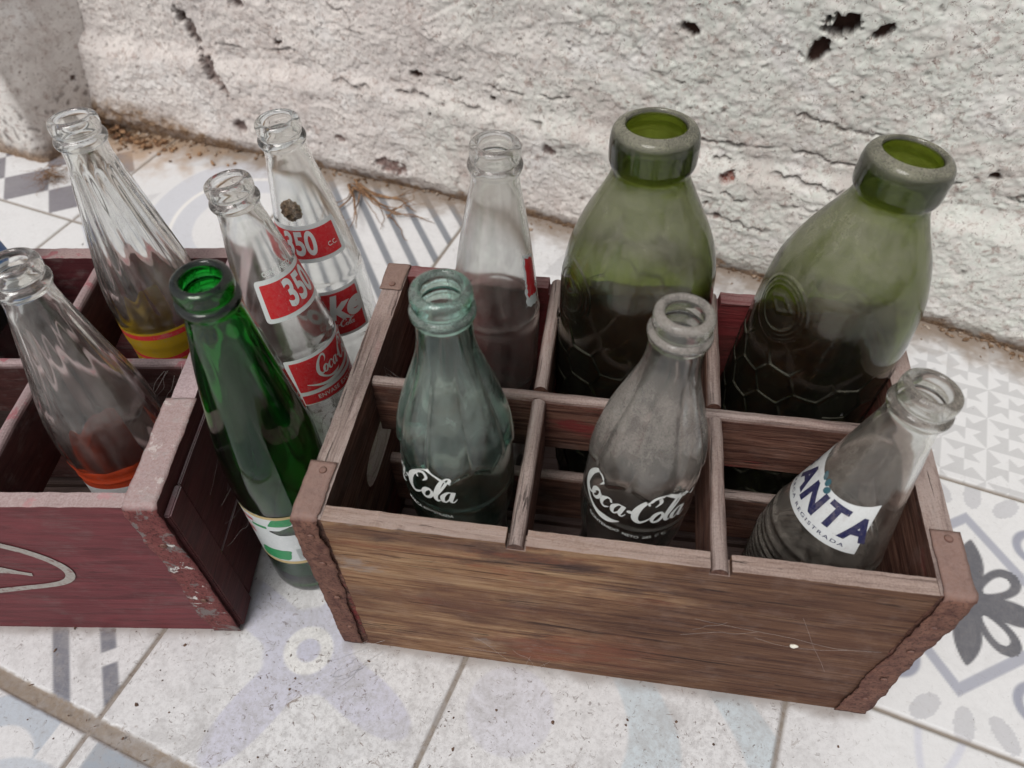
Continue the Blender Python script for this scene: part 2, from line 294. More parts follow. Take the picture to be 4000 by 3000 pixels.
# ------------------------------------------------------------------ floor
def build_floor():
    st=.00115; us=np.arange(-3.25*TA,3.3*TA,st); vs=np.arange(-.55*TA,3.08*TA,st)
    U,V=np.meshgrid(us,vs); X,Y=tw(U,V)
    a=U/TA; b=V/TA; i=np.floor(a).astype(int); j=np.floor(b).astype(int); lu=a-i; lv=b-j
    white=np.array([.67,.67,.675]); C=np.zeros(U.shape+(3,))+white
    def paint(mask,col,amt=1.): 
        nonlocal C
        m=(np.clip(mask,0,1)*amt)[...,None]; C=C*(1-m)+np.array(col)*m
    def T(ii,jj): return ((i==ii)&(j==jj)).astype(float)
    aa=.006
    def band(x,lo,hi): return sst(lo-aa,lo+aa,x)*(1-sst(hi-aa,hi+aa,x))
    grey=(.205,.195,.215); slate=(.15,.155,.185); pale=(.50,.54,.60); lav=(.50,.50,.60); lgrey=(.52,.52,.53); blk=(.115,.115,.13)
    s=lu+lv; d=lv-lu
    # checker
    q=np.floor((s-.1667)*3)+np.floor((d+.1667)*3); 
    ch=np.mod(q,2)==0; fr=1-band(np.minimum(np.minimum(lu,1-lu),np.minimum(lv,1-lv)),.0,.0)
    paint(T(-3,2)*ch*(np.minimum(np.minimum(lu,1-lu),np.minimum(lv,1-lv))>.012),grey)
    # stripes
    ph=np.mod((a+b)-1.93,.157); paint(T(-1,2)*band(ph,.0,.052),(.20,.215,.24))
    # lower stripes
    s2=a+b; d2=b-a
    m1=band(s2,-.165,-.09); m2=band(s2,.05,.122)*(1-band(d2,.265,.335)); m3=band(s2,.26,.33)*(1-band(d2,-.3,-.2)); m4=band(s2,-.38,-.31)
    paint(T(-1,0)*np.maximum(m1,m2),slate,.95)
    # ring tile
    r=np.hypot(lu-.5,lv-.47); ang=np.arctan2(lv-.47,lu-.5)
    star=1-sst(-.01,.01,r-(.15+.30*np.abs(np.cos(2*ang+.5))**5)); paint(T(0,0)*star,lav,.75)
    paint(T(0,0)*(1-sst(.078,.088,r)),(.74,.735,.72)); paint(T(0,0)*(1-sst(.036,.044,r)),lav,.9)
    c2=band(np.hypot(lu-1.0,lv-1.0),.33,.42)+band(np.hypot(lu,lv),.30,.39)+band(np.hypot(lu-1,lv),.30,.40)+band(np.hypot(lu,lv-1),.3,.38); paint(T(0,0)*c2,lgrey,.3)
    # pale banded tile
    w=band(np.mod(r*1.0+.06*np.sin(3*ang),.20),.04,.11); wv=np.mod(lu*.9+lv*.5+.10*np.sin(lv*7),.34)
    paint(T(1,0)*band(wv,.05,.2)*sst(.35,.5,lu),(.50,.57,.61),.8); paint(T(1,0)*band(np.hypot(lu-.2,lv-.55),.0,.14),lav,.4)
    paint(T(1,0)*band(np.hypot(lu-1,lv-.05),.38,.44),(.60,.62,.66),.8)
    # right bottom tile faint arcs
    for (cx_,cy_,rr) in ((.25,.3,.28),(.9,1.0,.5),(.1,1.1,.42),(.6,.2,.22),(.95,.4,.33)): paint(T(2,0)*band(np.hypot(lu-cx_,lv-cy_),rr,rr+.022),(.50,.51,.60),.6)
    paint(T(2,0)*band(np.hypot(lu-.3,lv-.1),.0,.13),(.62,.62,.66),.6)
    # floral tile
    cx,cy=.52,.5; X1=lu-cx; Y1=lv-cy; rr=np.hypot(X1,Y1); an=np.arctan2(Y1,X1); m=T(2,1)
    dm=np.abs(X1+.02)+np.abs(Y1); paint(m*band(dm,.315,.365),(.33,.34,.40),.9)
    for k in range(4):
        t=k*PI/2+PI/4; xr=X1*math.cos(t)+Y1*math.sin(t); yr=-X1*math.sin(t)+Y1*math.cos(t)
        def drop(x0,x1,w): 
            f=np.clip((xr-x0)/(x1-x0),0,1); return np.abs(yr)-w*np.sqrt(np.clip(f,0,1))*np.sqrt(np.clip(1-f**4,0,1))
        o_=(1-sst(-.004,.004,drop(.008,.215,.072)))*(xr>.008)*(xr<.215); i_=(1-sst(-.004,.004,drop(.065,.176,.034)))*(xr>.065)*(xr<.176); paint(m*np.clip(o_-i_,0,1),blk)
        t=k*PI/2; xr=X1*math.cos(t)+Y1*math.sin(t); yr=-X1*math.sin(t)+Y1*math.cos(t)
        f=np.clip((xr-.02)/.23,0,1); paint(m*(xr>.02)*(xr<.25)*(1-sst(-.004,.004,np.abs(yr)-.046*np.sin(f*PI)**.8)),blk)
    for k in range(4):
        t=k*PI/2+PI/4
        for sg in (-1,1):
            xo=math.cos(t)*.42-sg*math.sin(t)*.085; yo=math.sin(t)*.42+sg*math.cos(t)*.085
            rr2=np.hypot(X1-xo,Y1-yo); paint(m*(1-sst(.038,.045,rr2)),(.30,.31,.37))
            xo2=math.cos(t)*.36-sg*math.sin(t)*.06; yo2=math.sin(t)*.36+sg*math.cos(t)*.06
            paint(m*band(np.hypot(X1-xo2,Y1-yo2),.045,.075)*((X1*math.cos(t)+Y1*math.sin(t))<.40),(.30,.31,.37))
        t=k*PI/2
        for dt in (-.26,0,.26):
            xo=math.cos(t+dt)*.45; yo=math.sin(t+dt)*.45; ca,sa=math.cos(t+dt*2.5),math.sin(t+dt*2.5)
            xr=(X1-xo)*ca+(Y1-yo)*sa; yr=-(X1-xo)*sa+(Y1-yo)*ca; paint(m*(((xr/.06)**2+(yr/.032)**2)<1),(.50,.50,.52),.9)
    # origami tile
    f=6; pu=np.mod(lu*f+.1,1)-.5; pv=np.mod(lv*f+.25,1)-.5; an2=np.mod(np.arctan2(pv,pu)/(PI/4),2); far=np.maximum(np.abs(pu),np.abs(pv))
    dia=np.abs(pu)+np.abs(pv)
    par=np.mod(np.floor(lu*f+.1)+np.floor(lv*f+.25),2)
    tri=((an2<1)^(par>0))&(dia<.62)|((dia>.62)&(((pu*pv)>0)))
    paint(T(2,2)*tri,(.50,.50,.505),.85); paint(T(3,2)*tri,(.50,.50,.505),.85); paint(T(1,2)*tri,(.44,.44,.45),.6)
    # big swirl tile at the back
    r3=np.hypot(lu-.95,lv-.35); r4=np.hypot(lu-.15,lv-1.0); wig=.03*np.sin(6*lu+4*lv)
    paint(T(-2,2)*band(r3+wig,.30,.62),(.48,.50,.56),.6); paint(T(-2,2)*band(r3+wig,.42,.445),(.74,.73,.71))
    paint(T(-2,2)*band(r4,.18,.36),lgrey,.6); paint(T(-2,2)*band(np.abs(lu-lv),.0,.10)*(r3>.66),lgrey,.7)
    paint(T(-2,1)*band(lu*.8+lv,1.05,1.35),(.45,.49,.55),.8); paint(T(-2,1)*band(np.hypot(lu-.3,lv-.4),.2,.3),lgrey,.7)
    paint(T(-3,1)*band(np.hypot(lu-.5,lv-.2),.45,.49),(.62,.62,.62),.6)
    # petal tile
    for k in range(4):
        t=k*PI/2+PI/4; xr=(lu-.5)*math.cos(t)+(lv-.5)*math.sin(t); yr=-(lu-.5)*math.sin(t)+(lv-.5)*math.cos(t)
        pe=np.abs(yr)<.12*np.sin(np.clip((xr-.05)/.55,0,1)*PI); paint((T(0,2)+T(1,2)*.5)*pe*(xr>.05)*(xr<.6),lgrey,.75)
    # foreground: curl tile, blue slate tile
    c0=np.hypot(lu-.80,lv-.80); paint(T(-1,-1)*band(c0,.11,.21)*((lu<.9)|(lv<.8)),(.42,.47,.53),.85); paint(T(-1,-1)*band(np.hypot(lu-.95,lv-.62),.10,.24),(.42,.47,.53),.7)
    paint(T(0,-1)*band(lu,.05,.97)*band(lv,.45,.97),(.27,.31,.36),.9)
    # dirt close to the wall
    wv_=np.interp(U,WBu,WBv); dist=(wv_-V); nz=fbm(U*45,V*45,4,3); nz2=fbm(U*160,V*160,3,9)
    dd=sst(.050,.006,dist+nz*.024+nz2*.008); paint(dd,(.20,.145,.10),.9)
    dd=sst(.055,.0,dist+nz*.03)*(sst(-.5,-.48,U/TA/5)); paint(dd,(.36,.30,.25),.35)
    dd=sst(.10,.03,np.hypot((U+.46)*.6,V-.565)+nz*.05); paint(dd,(.40,.27,.17),.8)
    # grime line along the foot of the crates, painted to deepen their contact shadow
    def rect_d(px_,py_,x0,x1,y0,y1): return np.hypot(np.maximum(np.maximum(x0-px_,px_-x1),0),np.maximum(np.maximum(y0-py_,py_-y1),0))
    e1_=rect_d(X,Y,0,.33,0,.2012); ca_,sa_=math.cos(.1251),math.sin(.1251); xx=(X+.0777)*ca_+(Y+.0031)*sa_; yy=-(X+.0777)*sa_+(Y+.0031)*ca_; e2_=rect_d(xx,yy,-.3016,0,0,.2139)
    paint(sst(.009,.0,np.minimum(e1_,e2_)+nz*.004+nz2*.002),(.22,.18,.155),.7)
    # grout
    def gd(x,idx,w): return np.abs(x-idx*TA)<w
    G=np.zeros(U.shape)
    for idx in range(-4,5): G=np.maximum(G,1-sst(.0011,.0022,np.abs(U-idx*TA)))
    for idx in range(-1,4):
        w=.0048 if idx==0 else .0011; G=np.maximum(G,1-sst(w,w+.0011,np.abs(V-idx*TA)+(.0008*nz2 if idx==0 else 0)))
    paint(G,(.22,.185,.15),.95)
    paint(G*sst(.2,.0,np.abs(V)/TA),(.25,.20,.155),.8)
    soft=.0011*fbm(U*9,V*9,2,5)
    Z=-.0016*G+soft*.25+G*.0005*nz2-.0004*fbm(U*300,V*300,2,4)*G
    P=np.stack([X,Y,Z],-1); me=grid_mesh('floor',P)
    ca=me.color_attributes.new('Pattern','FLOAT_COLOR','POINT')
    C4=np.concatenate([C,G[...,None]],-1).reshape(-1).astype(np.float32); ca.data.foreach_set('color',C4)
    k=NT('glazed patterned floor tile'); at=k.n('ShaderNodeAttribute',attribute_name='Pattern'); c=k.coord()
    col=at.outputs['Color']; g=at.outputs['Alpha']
    # grey film of dust, smudges, specks and hair-like scuffs that lie on the glaze
    tc=k.n('ShaderNodeTexCoord'); xz=k.n('ShaderNodeSeparateXYZ'); k.l(tc.outputs['Object'],xz.inputs[0]); mr=k.n('ShaderNodeMapRange'); k.l(xz.outputs[0],mr.inputs[0]); mr.inputs[1].default_value=.24; mr.inputs[2].default_value=.36; mr.inputs[3].default_value=1; mr.inputs[4].default_value=.22
    mr2=k.n('ShaderNodeMapRange'); k.l(xz.outputs[1],mr2.inputs[0]); mr2.inputs[1].default_value=.22; mr2.inputs[2].default_value=.34; mr2.inputs[3].default_value=1; mr2.inputs[4].default_value=.35
    dens=k.math('MULTIPLY',mr2.outputs[0],k.math('MULTIPLY',k.ramp(k.noise(c,3.2,4,.6),[(.38,.35),(.6,1.0)]),mr.outputs[0]))
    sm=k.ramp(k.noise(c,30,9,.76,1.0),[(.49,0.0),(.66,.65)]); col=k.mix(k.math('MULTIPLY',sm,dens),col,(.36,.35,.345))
    film=k.ramp(k.noise(c,230,7,.82),[(.45,0.0),(.62,.62)]); col=k.mix(k.math('MULTIPLY',film,dens),col,(.34,.33,.33))
    sp=k.ramp(k.noise(c,190,5,.75,1.5),[(.605,0.0),(.64,.9)]); col=k.mix(k.math('MULTIPLY',sp,dens),col,(.13,.10,.085))
    sp2=k.ramp(k.noise(c,75,7,.78,2.0),[(.60,0.0),(.65,.8)]); col=k.mix(k.math('MULTIPLY',sp2,dens),col,(.17,.12,.09))
    sp3=k.ramp(k.noise(k.coord((1,.35,1),rot=(0,0,.9)),330,4,.7,4),[(.66,0.0),(.68,.8)]); col=k.mix(k.math('MULTIPLY',sp3,dens),col,(.10,.08,.07))
    rg=k.math('ADD',k.math('MULTIPLY',g,.5),k.ramp(k.noise(c,30,6,.7),[(.4,.32),(.65,.6)]),clamp=True)
    n=k.bump(k.math('ADD',k.noise(c,300,4,.7),k.math('MULTIPLY',sp,.6)),.15,.0006)
    mat=k.done(k.pbr(col,rg,n,.35))
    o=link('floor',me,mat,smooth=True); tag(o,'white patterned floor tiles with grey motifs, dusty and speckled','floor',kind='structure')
    # plain continuation of the floor around the patterned part
    k=NT('outer floor tile'); c=k.coord(); br=k.n('ShaderNodeTexBrick'); k.l(c,br.inputs['Vector']); br.offset=0
    br.inputs['Scale'].default_value=5.02; br.inputs['Brick Width'].default_value=1; br.inputs['Row Height'].default_value=1; br.inputs['Mortar Size'].default_value=.006
    br.inputs['Color1'].default_value=(.68,.67,.65,1); br.inputs['Color2'].default_value=(.66,.66,.65,1); br.inputs['Mortar'].default_value=(.2,.17,.14,1)
    col=k.mix(k.ramp(k.noise(c,30,7,.7),[(.45,0.0),(.7,.5)]),br.outputs['Color'],(.33,.31,.29))
    bm=bmesh.new(); F=4.0; hu0,hu1,hv0,hv1=-3.25*TA,3.3*TA-.0012,-.55*TA,3.08*TA-.0012
    def quad(u0,u1,v0,v1): 
        bm.faces.new([bm.verts.new((*tw(a_,b_),-.0004)) for a_,b_ in ((u0,v0),(u1,v0),(u1,v1),(u0,v1))])
    quad(-F,F,-F,hv0); quad(-F,hu0,hv0,hv1); quad(hu1,F,hv0,hv1); quad(-F,F,hv1,1.2)
    o=from_bm('floor_surround',bm,k.done(k.pbr(col,.45)) ); tag(o,'plain white dusty floor tiles around the patterned ones','floor',kind='structure')
build_floor()

# ------------------------------------------------------------------ wall and pillar
def wall_mat(name,tone,patchcols,roughsc=1.0):
    k=NT(name); at=k.n('ShaderNodeAttribute',attribute_name='Tint'); c=k.coord()
    xs=k.n('ShaderNodeSeparateColor'); k.l(at.outputs['Color'],xs.inputs[0]); hole,brick,green=xs.outputs[0],xs.outputs[1],xs.outputs[2]
    n1=k.noise(c,18,8,.7,.6); n2=k.noise(c,140,7,.72,.5); n3=k.noise(c,520,4,.7); n4=k.noise(c,55,7,.7,1.0)
    col=k.mix(k.ramp(n1,[(.4,0.0),(.62,1.0)]),patchcols[0],patchcols[1])
    col=k.mix(k.math('MULTIPLY',green,k.ramp(n4,[(.35,.3),(.6,1.0)])),col,patchcols[2])
    col=k.mix(k.ramp(k.noise(c,9,8,.72,1.2),[(.52,0.0),(.6,.45)]),col,(.47,.40,.37)); col=k.mix(k.ramp(k.noise(k.coord(loc=(3,1,2)),11,8,.74,1.0),[(.54,0.0),(.62,.6)]),col,(.74,.72,.70))
    col=k.mix(k.ramp(n2,[(.545,0.0),(.64,.8)]),col,(.36,.28,.25))
    col=k.mix(k.ramp(n4,[(.60,0.0),(.70,.40)]),col,(.37,.31,.28))
    col=k.mix(k.ramp(k.noise(c,230,6,.78,1.2),[(.575,0.0),(.62,.9)]),col,(.19,.145,.13))
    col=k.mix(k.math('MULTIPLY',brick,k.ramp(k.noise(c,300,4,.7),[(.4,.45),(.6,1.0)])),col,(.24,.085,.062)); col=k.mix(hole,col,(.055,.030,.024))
    col=k.mix(at.outputs['Alpha'],col,k.mix(k.ramp(n3,[(.4,0.0),(.6,1.0)]),(.13,.075,.045),(.38,.27,.18)))
    h=k.math('ADD',k.math('MULTIPLY',n2,.8),k.math('MULTIPLY',n3,.35)); h=k.math('ADD',h,k.math('MULTIPLY',n4,.9))
    n=k.bump(h,.45*roughsc,.0020)
    return k.done(k.pbr(col,.9,n,.15))
def seg_d(U,Z,pts):
    best=np.full(U.shape,9.)
    for a,b in zip(pts,pts[1:]):
        ax,az=a; bx,bz=b; dx,dz=bx-ax,bz-az; t=np.clip(((U-ax)*dx+(Z-az)*dz)/(dx*dx+dz*dz+1e-12),0,1)
        best=np.minimum(best,np.hypot(U-ax-t*dx,Z-az-t*dz))
    return best
def build_wall():
    st=.0015; s0=-2.52*TA; us=np.concatenate([np.arange(s0-.05,3.15*TA,st),np.arange(3.15*TA,9*TA,.012)]); zs=np.concatenate([np.arange(-.012,.34,st),np.arange(.34,1.2,.01)])
    U,Z=np.meshgrid(us,zs)
    lean=np.clip(Z,0,.4)*.27*(1-sst(s0,s0+.25,U)) # inner corner leans right
    Uo=U+lean
    base=np.interp(U,WBu,WBv)
    flk=fbm(U*16+.3,Z*22,5,61); D=.0010*sst(-.02,.02,flk)+.0008*sst(.16,.19,fbm(U*30,Z*44,5,66))+.008*fbm(U*7,Z*7,2,1)+.0018*fbm(U*26,Z*34,4,2)+.0014*fbm(U*95,Z*110,4,3,.6)+.0015*fbm(U*330,Z*330,3,8)
    D+= .010*sst(.125,.10,Z+.012*fbm(U*12,Z*0+3,3,6)) *1.0          # lower course stands slightly proud
    D+= .012*sst(.03,.0,Z)*0
    hole=np.zeros(U.shape); brick=np.zeros(U.shape)
    wob=fbm(U*70,Z*70,4,14); wob2=fbm(U*230,Z*230,3,15)
    for (hu,hz,r,el,an,dep,br) in [(.311,.242,.0105,1.15,.4,.016,0),(.299,.221,.0065,2.1,1.2,.010,0),(.197,.223,.0055,1.8,-.5,.008,0),(-.343,.156,.008,1.2,-.6,.010,.1),(-.331,.137,.009,1.5,-.9,.006,.25),
        (-.312,.100,.0085,3.2,-1.05,.008,.5),(-.262,.178,.007,2.0,-.8,.008,.2),(.254,.102,.006,1.1,.3,.006,1),(.083,.089,.006,1.0,0,.005,.6),(-.063,.133,.0035,2.0,.1,.006,0),(.339,.244,.0035,2.6,.8,.008,0),
        (-.292,.039,.008,1.2,.7,.006,.5),(.452,.152,.0028,1.5,.3,.005,0),(.24,.075,.0022,1.2,0,.003,.6),(.252,.063,.0025,1.3,.3,.003,.6),(-.10,.028,.008,2.5,-.15,.003,.75),(-.16,.05,.004,1.5,-.4,.003,.7),(-.047,.098,.0028,1,0,.004,0),(.02,.125,.0028,1,0,.004,0),(-.22,.14,.003,2,.4,.004,0),(.15,.02,.012,1.8,0,.004,.6),(.22,.015,.011,2,0,.004,.6)]:
        ca,sa=math.cos(an),math.sin(an); x=((U-hu)*ca+(Z-hz)*sa)/el; y=-(U-hu)*sa+(Z-hz)*ca
        q=np.hypot(x,y)/r+wob*.7+wob2*.5; m=1-sst(.8,1.0,q); D-=dep*m
        if br<1: hole=np.maximum(hole,m*(1-br*.75))
        if br>0: brick=np.maximum(brick,m*br)
    for pts,w,dep in [([(-.157,.1135),(-.11,.113),(-.06,.1125),(.0,.112),(.072,.111)],.0022,.004),([(.24,.118),(.286,.112),(.32,.109),(.36,.112),(.385,.105)],.0018,.005),([(.133,.118),(.2,.128),(.26,.131),(.296,.137),(.33,.133),(.372,.133),(.43,.14),(.49,.142)],.0013,.004),
        ([(-.05,.133),(.0,.138),(.05,.135),(.1,.142)],.0011,.003),([(.2,.083),(.24,.088),(.28,.084),(.33,.090),(.37,.085)],.0014,.004),([(-.3,.13),(-.25,.128),(-.2,.135)],.0012,.003),([(.41,.139),(.455,.141),(.5,.133)],.0014,.005),([(.14,.06),(.2,.058),(.25,.064),(.3,.058)],.0013,.003),
        ([(-.15,.19),(-.13,.18),(-.125,.165)],.0012,.002),([(.1,.19),(.16,.185),(.2,.178)],.0012,.002),([(.3,.17),(.33,.163),(.36,.165),(.40,.158)],.0014,.003)]:
        q=seg_d(U+.006*wob,Z+.006*wob,pts)/w+wob2*1.2; m=1-sst(.4,1.4,q); brk=sst(-.25,.1,fbm(U*30,Z*30,3,31)); D-=dep*m*brk; hole=np.maximum(hole,m*brk*.45)
    pits=sst(.42,.52,fbm(U*85,Z*85,3,41)); D-=.002*pits; hole=np.maximum(hole,.5*pits*sst(.1,.3,fbm(U*20,Z*20,2,44)))
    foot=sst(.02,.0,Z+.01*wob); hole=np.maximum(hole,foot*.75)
    D=D*np.clip(.35+Z/.03,.35,1)
    ez=.010+.045*(1-sst(-.50,-.24,U)); earth=sst(1.05,.55,(Z+.016*fbm(U*40,Z*40,4,71)+.01*wob)/ez)*(.55+.45*sst(-.3,.2,fbm(U*90,Z*90,3,73)))
    green=sst(-.05,.25,U/1.0+.3*fbm(U*5,Z*5,3,21)+.25*Z)
    V=base-D; X,Y=tw(Uo,V)
    me=grid_mesh('plastered_wall',np.stack([X,Y,Z],-1)); ca=me.color_attributes.new('Tint','FLOAT_COLOR','POINT')
    ca.data.foreach_set('color',np.stack([hole,brick,green,earth],-1).reshape(-1).astype(np.float32))
    m=wall_mat('old lime plaster',None,((.70,.655,.62),(.59,.545,.52),(.63,.65,.60)))
    o=link('plastered_wall',me,m,smooth=True); tag(o,'rough crumbling whitewashed wall with cracks and dark holes behind the crates','wall')
    # pillar at the left: front face, rounded corner, side face that meets the wall
    path=[(-5.5,2.36),(-2.64,2.365),(-2.60,2.367),(-2.57,2.375),(-2.552,2.39),(-2.545,2.42),(-2.52,2.84),(-2.515,2.90)]
    L=[0]; 
    for a,b in zip(path,path[1:]): L.append(L[-1]+math.dist(a,b)*TA)
    ss=np.arange(L[-1]-.45,L[-1],.0016); S,Z=np.meshgrid(ss,np.arange(-.012,.42,.0016))
    pu=np.interp(S,L,[q[0]*TA for q in path]); pv=np.interp(S,L,[q[1]*TA for q in path])
    k0=np.clip((S-L[5])/(L[6]-L[5]),0,1); lean=np.clip(Z,0,.4)*.27*k0
    D=.004*fbm(S*12,Z*12,3,51)+.0012*fbm(S*60,Z*60,4,52)+.0012*sst(.05,.03,Z+.01*fbm(S*30,Z*0,2,5))*2*fbm(S*120,Z*120,3,53)
    nx=np.where(S>L[4],1.,0.); side=sst(L[2],L[5],S)
    pu2=pu+lean+D*side; pv2=pv-D*(1-side)
    low=sst(.09,.05,Z+.03*fbm(S*14,Z*14,3,55)); spots=sst(.15,.35,fbm(S*110,Z*110,3,56))*low
    hole=np.maximum(.6*spots,sst(.022,.0,Z+.008*fbm(S*60,Z*60,2,5))*.8)
    for (du,dz,r) in ((.06,.075,.004),):
        q=np.hypot(S-(L[5]+du),Z-dz)/r+.7*fbm(S*150,Z*150,2,3); hole=np.maximum(hole,1-sst(.7,1.1,q))
    X,Y=tw(pu2,pv2); me=grid_mesh('pillar',np.stack([X,Y,Z],-1)); ca=me.color_attributes.new('Tint','FLOAT_COLOR','POINT')
    gr=1-side; ca.data.foreach_set('color',np.stack([hole,hole*0,gr*.5,sst(.03,.0,Z+.014*fbm(S*50,Z*50,3,5))*.8],-1).reshape(-1).astype(np.float32))
    m2=wall_mat('smooth grey render',None,((.64,.60,.565),(.56,.52,.49),(.74,.74,.71)),.35)
    o=link('pillar',me,m2,smooth=True); tag(o,'smooth grey rendered pillar at the left end of the rough wall','pillar')
build_wall()

# ------------------------------------------------------------------ loose stuff on the floor
def build_debris():
    rnd=random.Random(3)
    def chunk(bm,p,s,flat=.5):
        b=bmesh.new(); bmesh.ops.create_icosphere(b,subdivisions=1,radius=1)
        a=rnd.random()*6.28; sc=(s*rnd.uniform(.6,1.5),s*rnd.uniform(.4,1),s*flat*rnd.uniform(.4,1))
        for v in b.verts:
            f=rnd.uniform(.6,1.25); c=Vector((v.co.x*sc[0]*f,v.co.y*sc[1]*f,v.co.z*sc[2]*f)); v.co=Matrix.Rotation(a,3,'Z')@c+Vector(p)
        me=bpy.data.meshes.new('t'); b.to_mesh(me); b.free(); bm.from_mesh(me); bpy.data.meshes.remove(me)
    bm=bmesh.new()
    for i in range(1500):
        u=rnd.uniform(-2.55,2.8)*TA; d=abs(rnd.gauss(0,.011)); 
        if rnd.random()<.25: u=rnd.gauss(-2.35,.18)*TA; d=abs(rnd.gauss(0,.025))
        v=np.interp(u,WBu,WBv)-d+.004; s=rnd.choice([.0006,.0009,.0012,.002,.0032])
        if u<-2.52*TA: continue
        x,y=tw(u,v); chunk(bm,(x,y,s*.3+max(0,.006-d*.5)*rnd.random()),s)
    k=NT('wall foot rubble'); c=k.coord(); col=k.ramp(k.noise(c,130,4,.6),[(.3,(.07,.04,.025)),(.5,(.22,.14,.085)),(.65,(.42,.36,.30))]); m=k.done(k.pbr(col,.95,None,.1))
    o=from_bm('rubble',bm,m); tag(o,'brown crumbs and flaked plaster lying along the foot of the wall','debris',kind='stuff')
    bm=bmesh.new()
    for i in range(520):
        u=rnd.uniform(-2.8,2.9)*TA; v=rnd.uniform(-.45,2.8)*TA
        if rnd.random()<.55: u=rnd.uniform(-.9,2.2)*TA; v=rnd.uniform(-.4,1.0)*TA
        x,y=tw(u,v)
        if -.005<x<.335 and -.005<y<.21: continue
        s=rnd.choice([.0003,.0004,.0006,.0008,.0013]); chunk(bm,(x,y,s*.3),s,.4)
    k=NT('floor crumbs'); c=k.coord(); col=k.ramp(k.noise(c,90,2,.5),[(.35,(.05,.035,.03)),(.55,(.14,.09,.065))]); m=k.done(k.pbr(col,.95,None,.1))
    o=from_bm('crumbs',bm,m); tag(o,'dark specks of grit scattered over the tiles','grit',kind='stuff')
    # dried root behind the crates
    bm=bmesh.new()
    def strand(p0,d0,n,step,r,curl,gz=.004):
        p=Vector(p0); d=Vector(d0).normalized(); pts=[p.copy()]
        for i in range(n):
            d=(d+Vector((rnd.gauss(0,curl),rnd.gauss(0,curl),rnd.gauss(0,curl*.4)))).normalized(); p=p+d*step; p.z=min(max(p.z,.0012),gz*3); pts.append(p.copy())
        tube_bm(bm,pts,r,5,[1-.75*i/n for i in range(n+1)])
    for i in range(14): strand((-.140+rnd.gauss(0,.004),.500+rnd.gauss(0,.005),.004+rnd.random()*.004),(.65+rnd.gauss(0,.25),-.65+rnd.gauss(0,.25),0),16,.0055,.0013*rnd.uniform(.5,1.3),.22)
    for i in range(5): strand((-.09+rnd.gauss(0,.004),.455+rnd.gauss(0,.005),.005),(1+rnd.gauss(0,.3),.1+rnd.gauss(0,.4),0),10,.005,.0008,.25)
    k=NT('dry root'); c=k.coord(); m=k.done(k.pbr(k.ramp(k.noise(c,160,4,.6),[(.35,(.10,.045,.022)),(.65,(.34,.20,.105))]),.8))
    o=from_bm('dried_root',bm,m,smooth=True); tag(o,'tangle of orange brown dried root on the striped tile','root')
    bm=bmesh.new()
    for i in range(60): strand((-.496+rnd.gauss(0,.004),.482+rnd.gauss(0,.006),.002+rnd.random()*.012),(.5+rnd.gauss(0,.6),-.6+rnd.gauss(0,.6),0),12,.003,.0003,.5)
    o=from_bm('fluff_tuft',bm,m,smooth=True); tag(o,'curly tuft of brown fibres on the checkered tile','fibre tuft')
    bm=bmesh.new()
    for i in range(40): strand((-.50+rnd.gauss(0,.007),.575+rnd.gauss(0,.008),.004+rnd.random()*.02),(.6+rnd.gauss(0,.6),-.4+rnd.gauss(0,.6),.3),10,.004,.0009,.45,.012)
    for i in range(90):
        t_=abs(rnd.gauss(0,.06)); chunk(bm,(-.49+t_+rnd.gauss(0,.006),.582-t_*.27+rnd.gauss(0,.007),rnd.random()*.014*max(.1,1-t_*8)),.0035*rnd.uniform(.5,1.4),.7)
    o=from_bm('dead_leaves',bm,m); tag(o,'brown dead leaves and fibres heaped in the corner by the pillar','dead leaves',kind='stuff')
build_debris()

# ------------------------------------------------------------------ crates
def rounded_profile(y0,y1,z0,z1,r=.0045,n=5):
    out=[(y0,z0),(y1,z0)]
    for i in range(n+1): a=PI/2*i/n; out.append((y1-r+r*math.cos(a),z1-r+r*math.sin(a)))
    for i in range(n+1): a=PI/2+PI/2*i/n; out.append((y0+r+r*math.cos(a),z1-r+r*math.sin(a)))
    return out
def sweep_bar(prof,axis,a0,a1,step=.006,amp=.0004,seed=0):
    """profile in the two other axes swept along axis with slight wobble"""
    bm=bmesh.new(); n=max(2,int((a1-a0)/step)); rings=[]
    for i in range(n+1):
        t=a0+(a1-a0)*i/n; ring=[]
        for (p_,q_) in prof:
            c=[p_,q_]; c.insert(axis,t); v=Vector(c); w=mnoise.noise_vector(v*55+Vector((seed,0,seed)))*amp; w[axis]=0; w2=mnoise.noise_vector(v*260+Vector((seed,0,seed)))*amp*.4; w2[axis]=0; ring.append(bm.verts.new(v+w+w2))
        rings.append(ring)
    m=len(prof)
    for a,b in zip(rings,rings[1:]):
        for j in range(m): bm.faces.new([a[j],a[(j+1)%m],b[(j+1)%m],b[j]])
    bm.faces.new(rings[0][::-1]); bm.faces.new(rings[-1]); bmesh.ops.recalc_face_normals(bm,faces=bm.faces[:]); return bm
def sst1(t): t=min(1,max(0,t)); return t*t*(3-2*t)
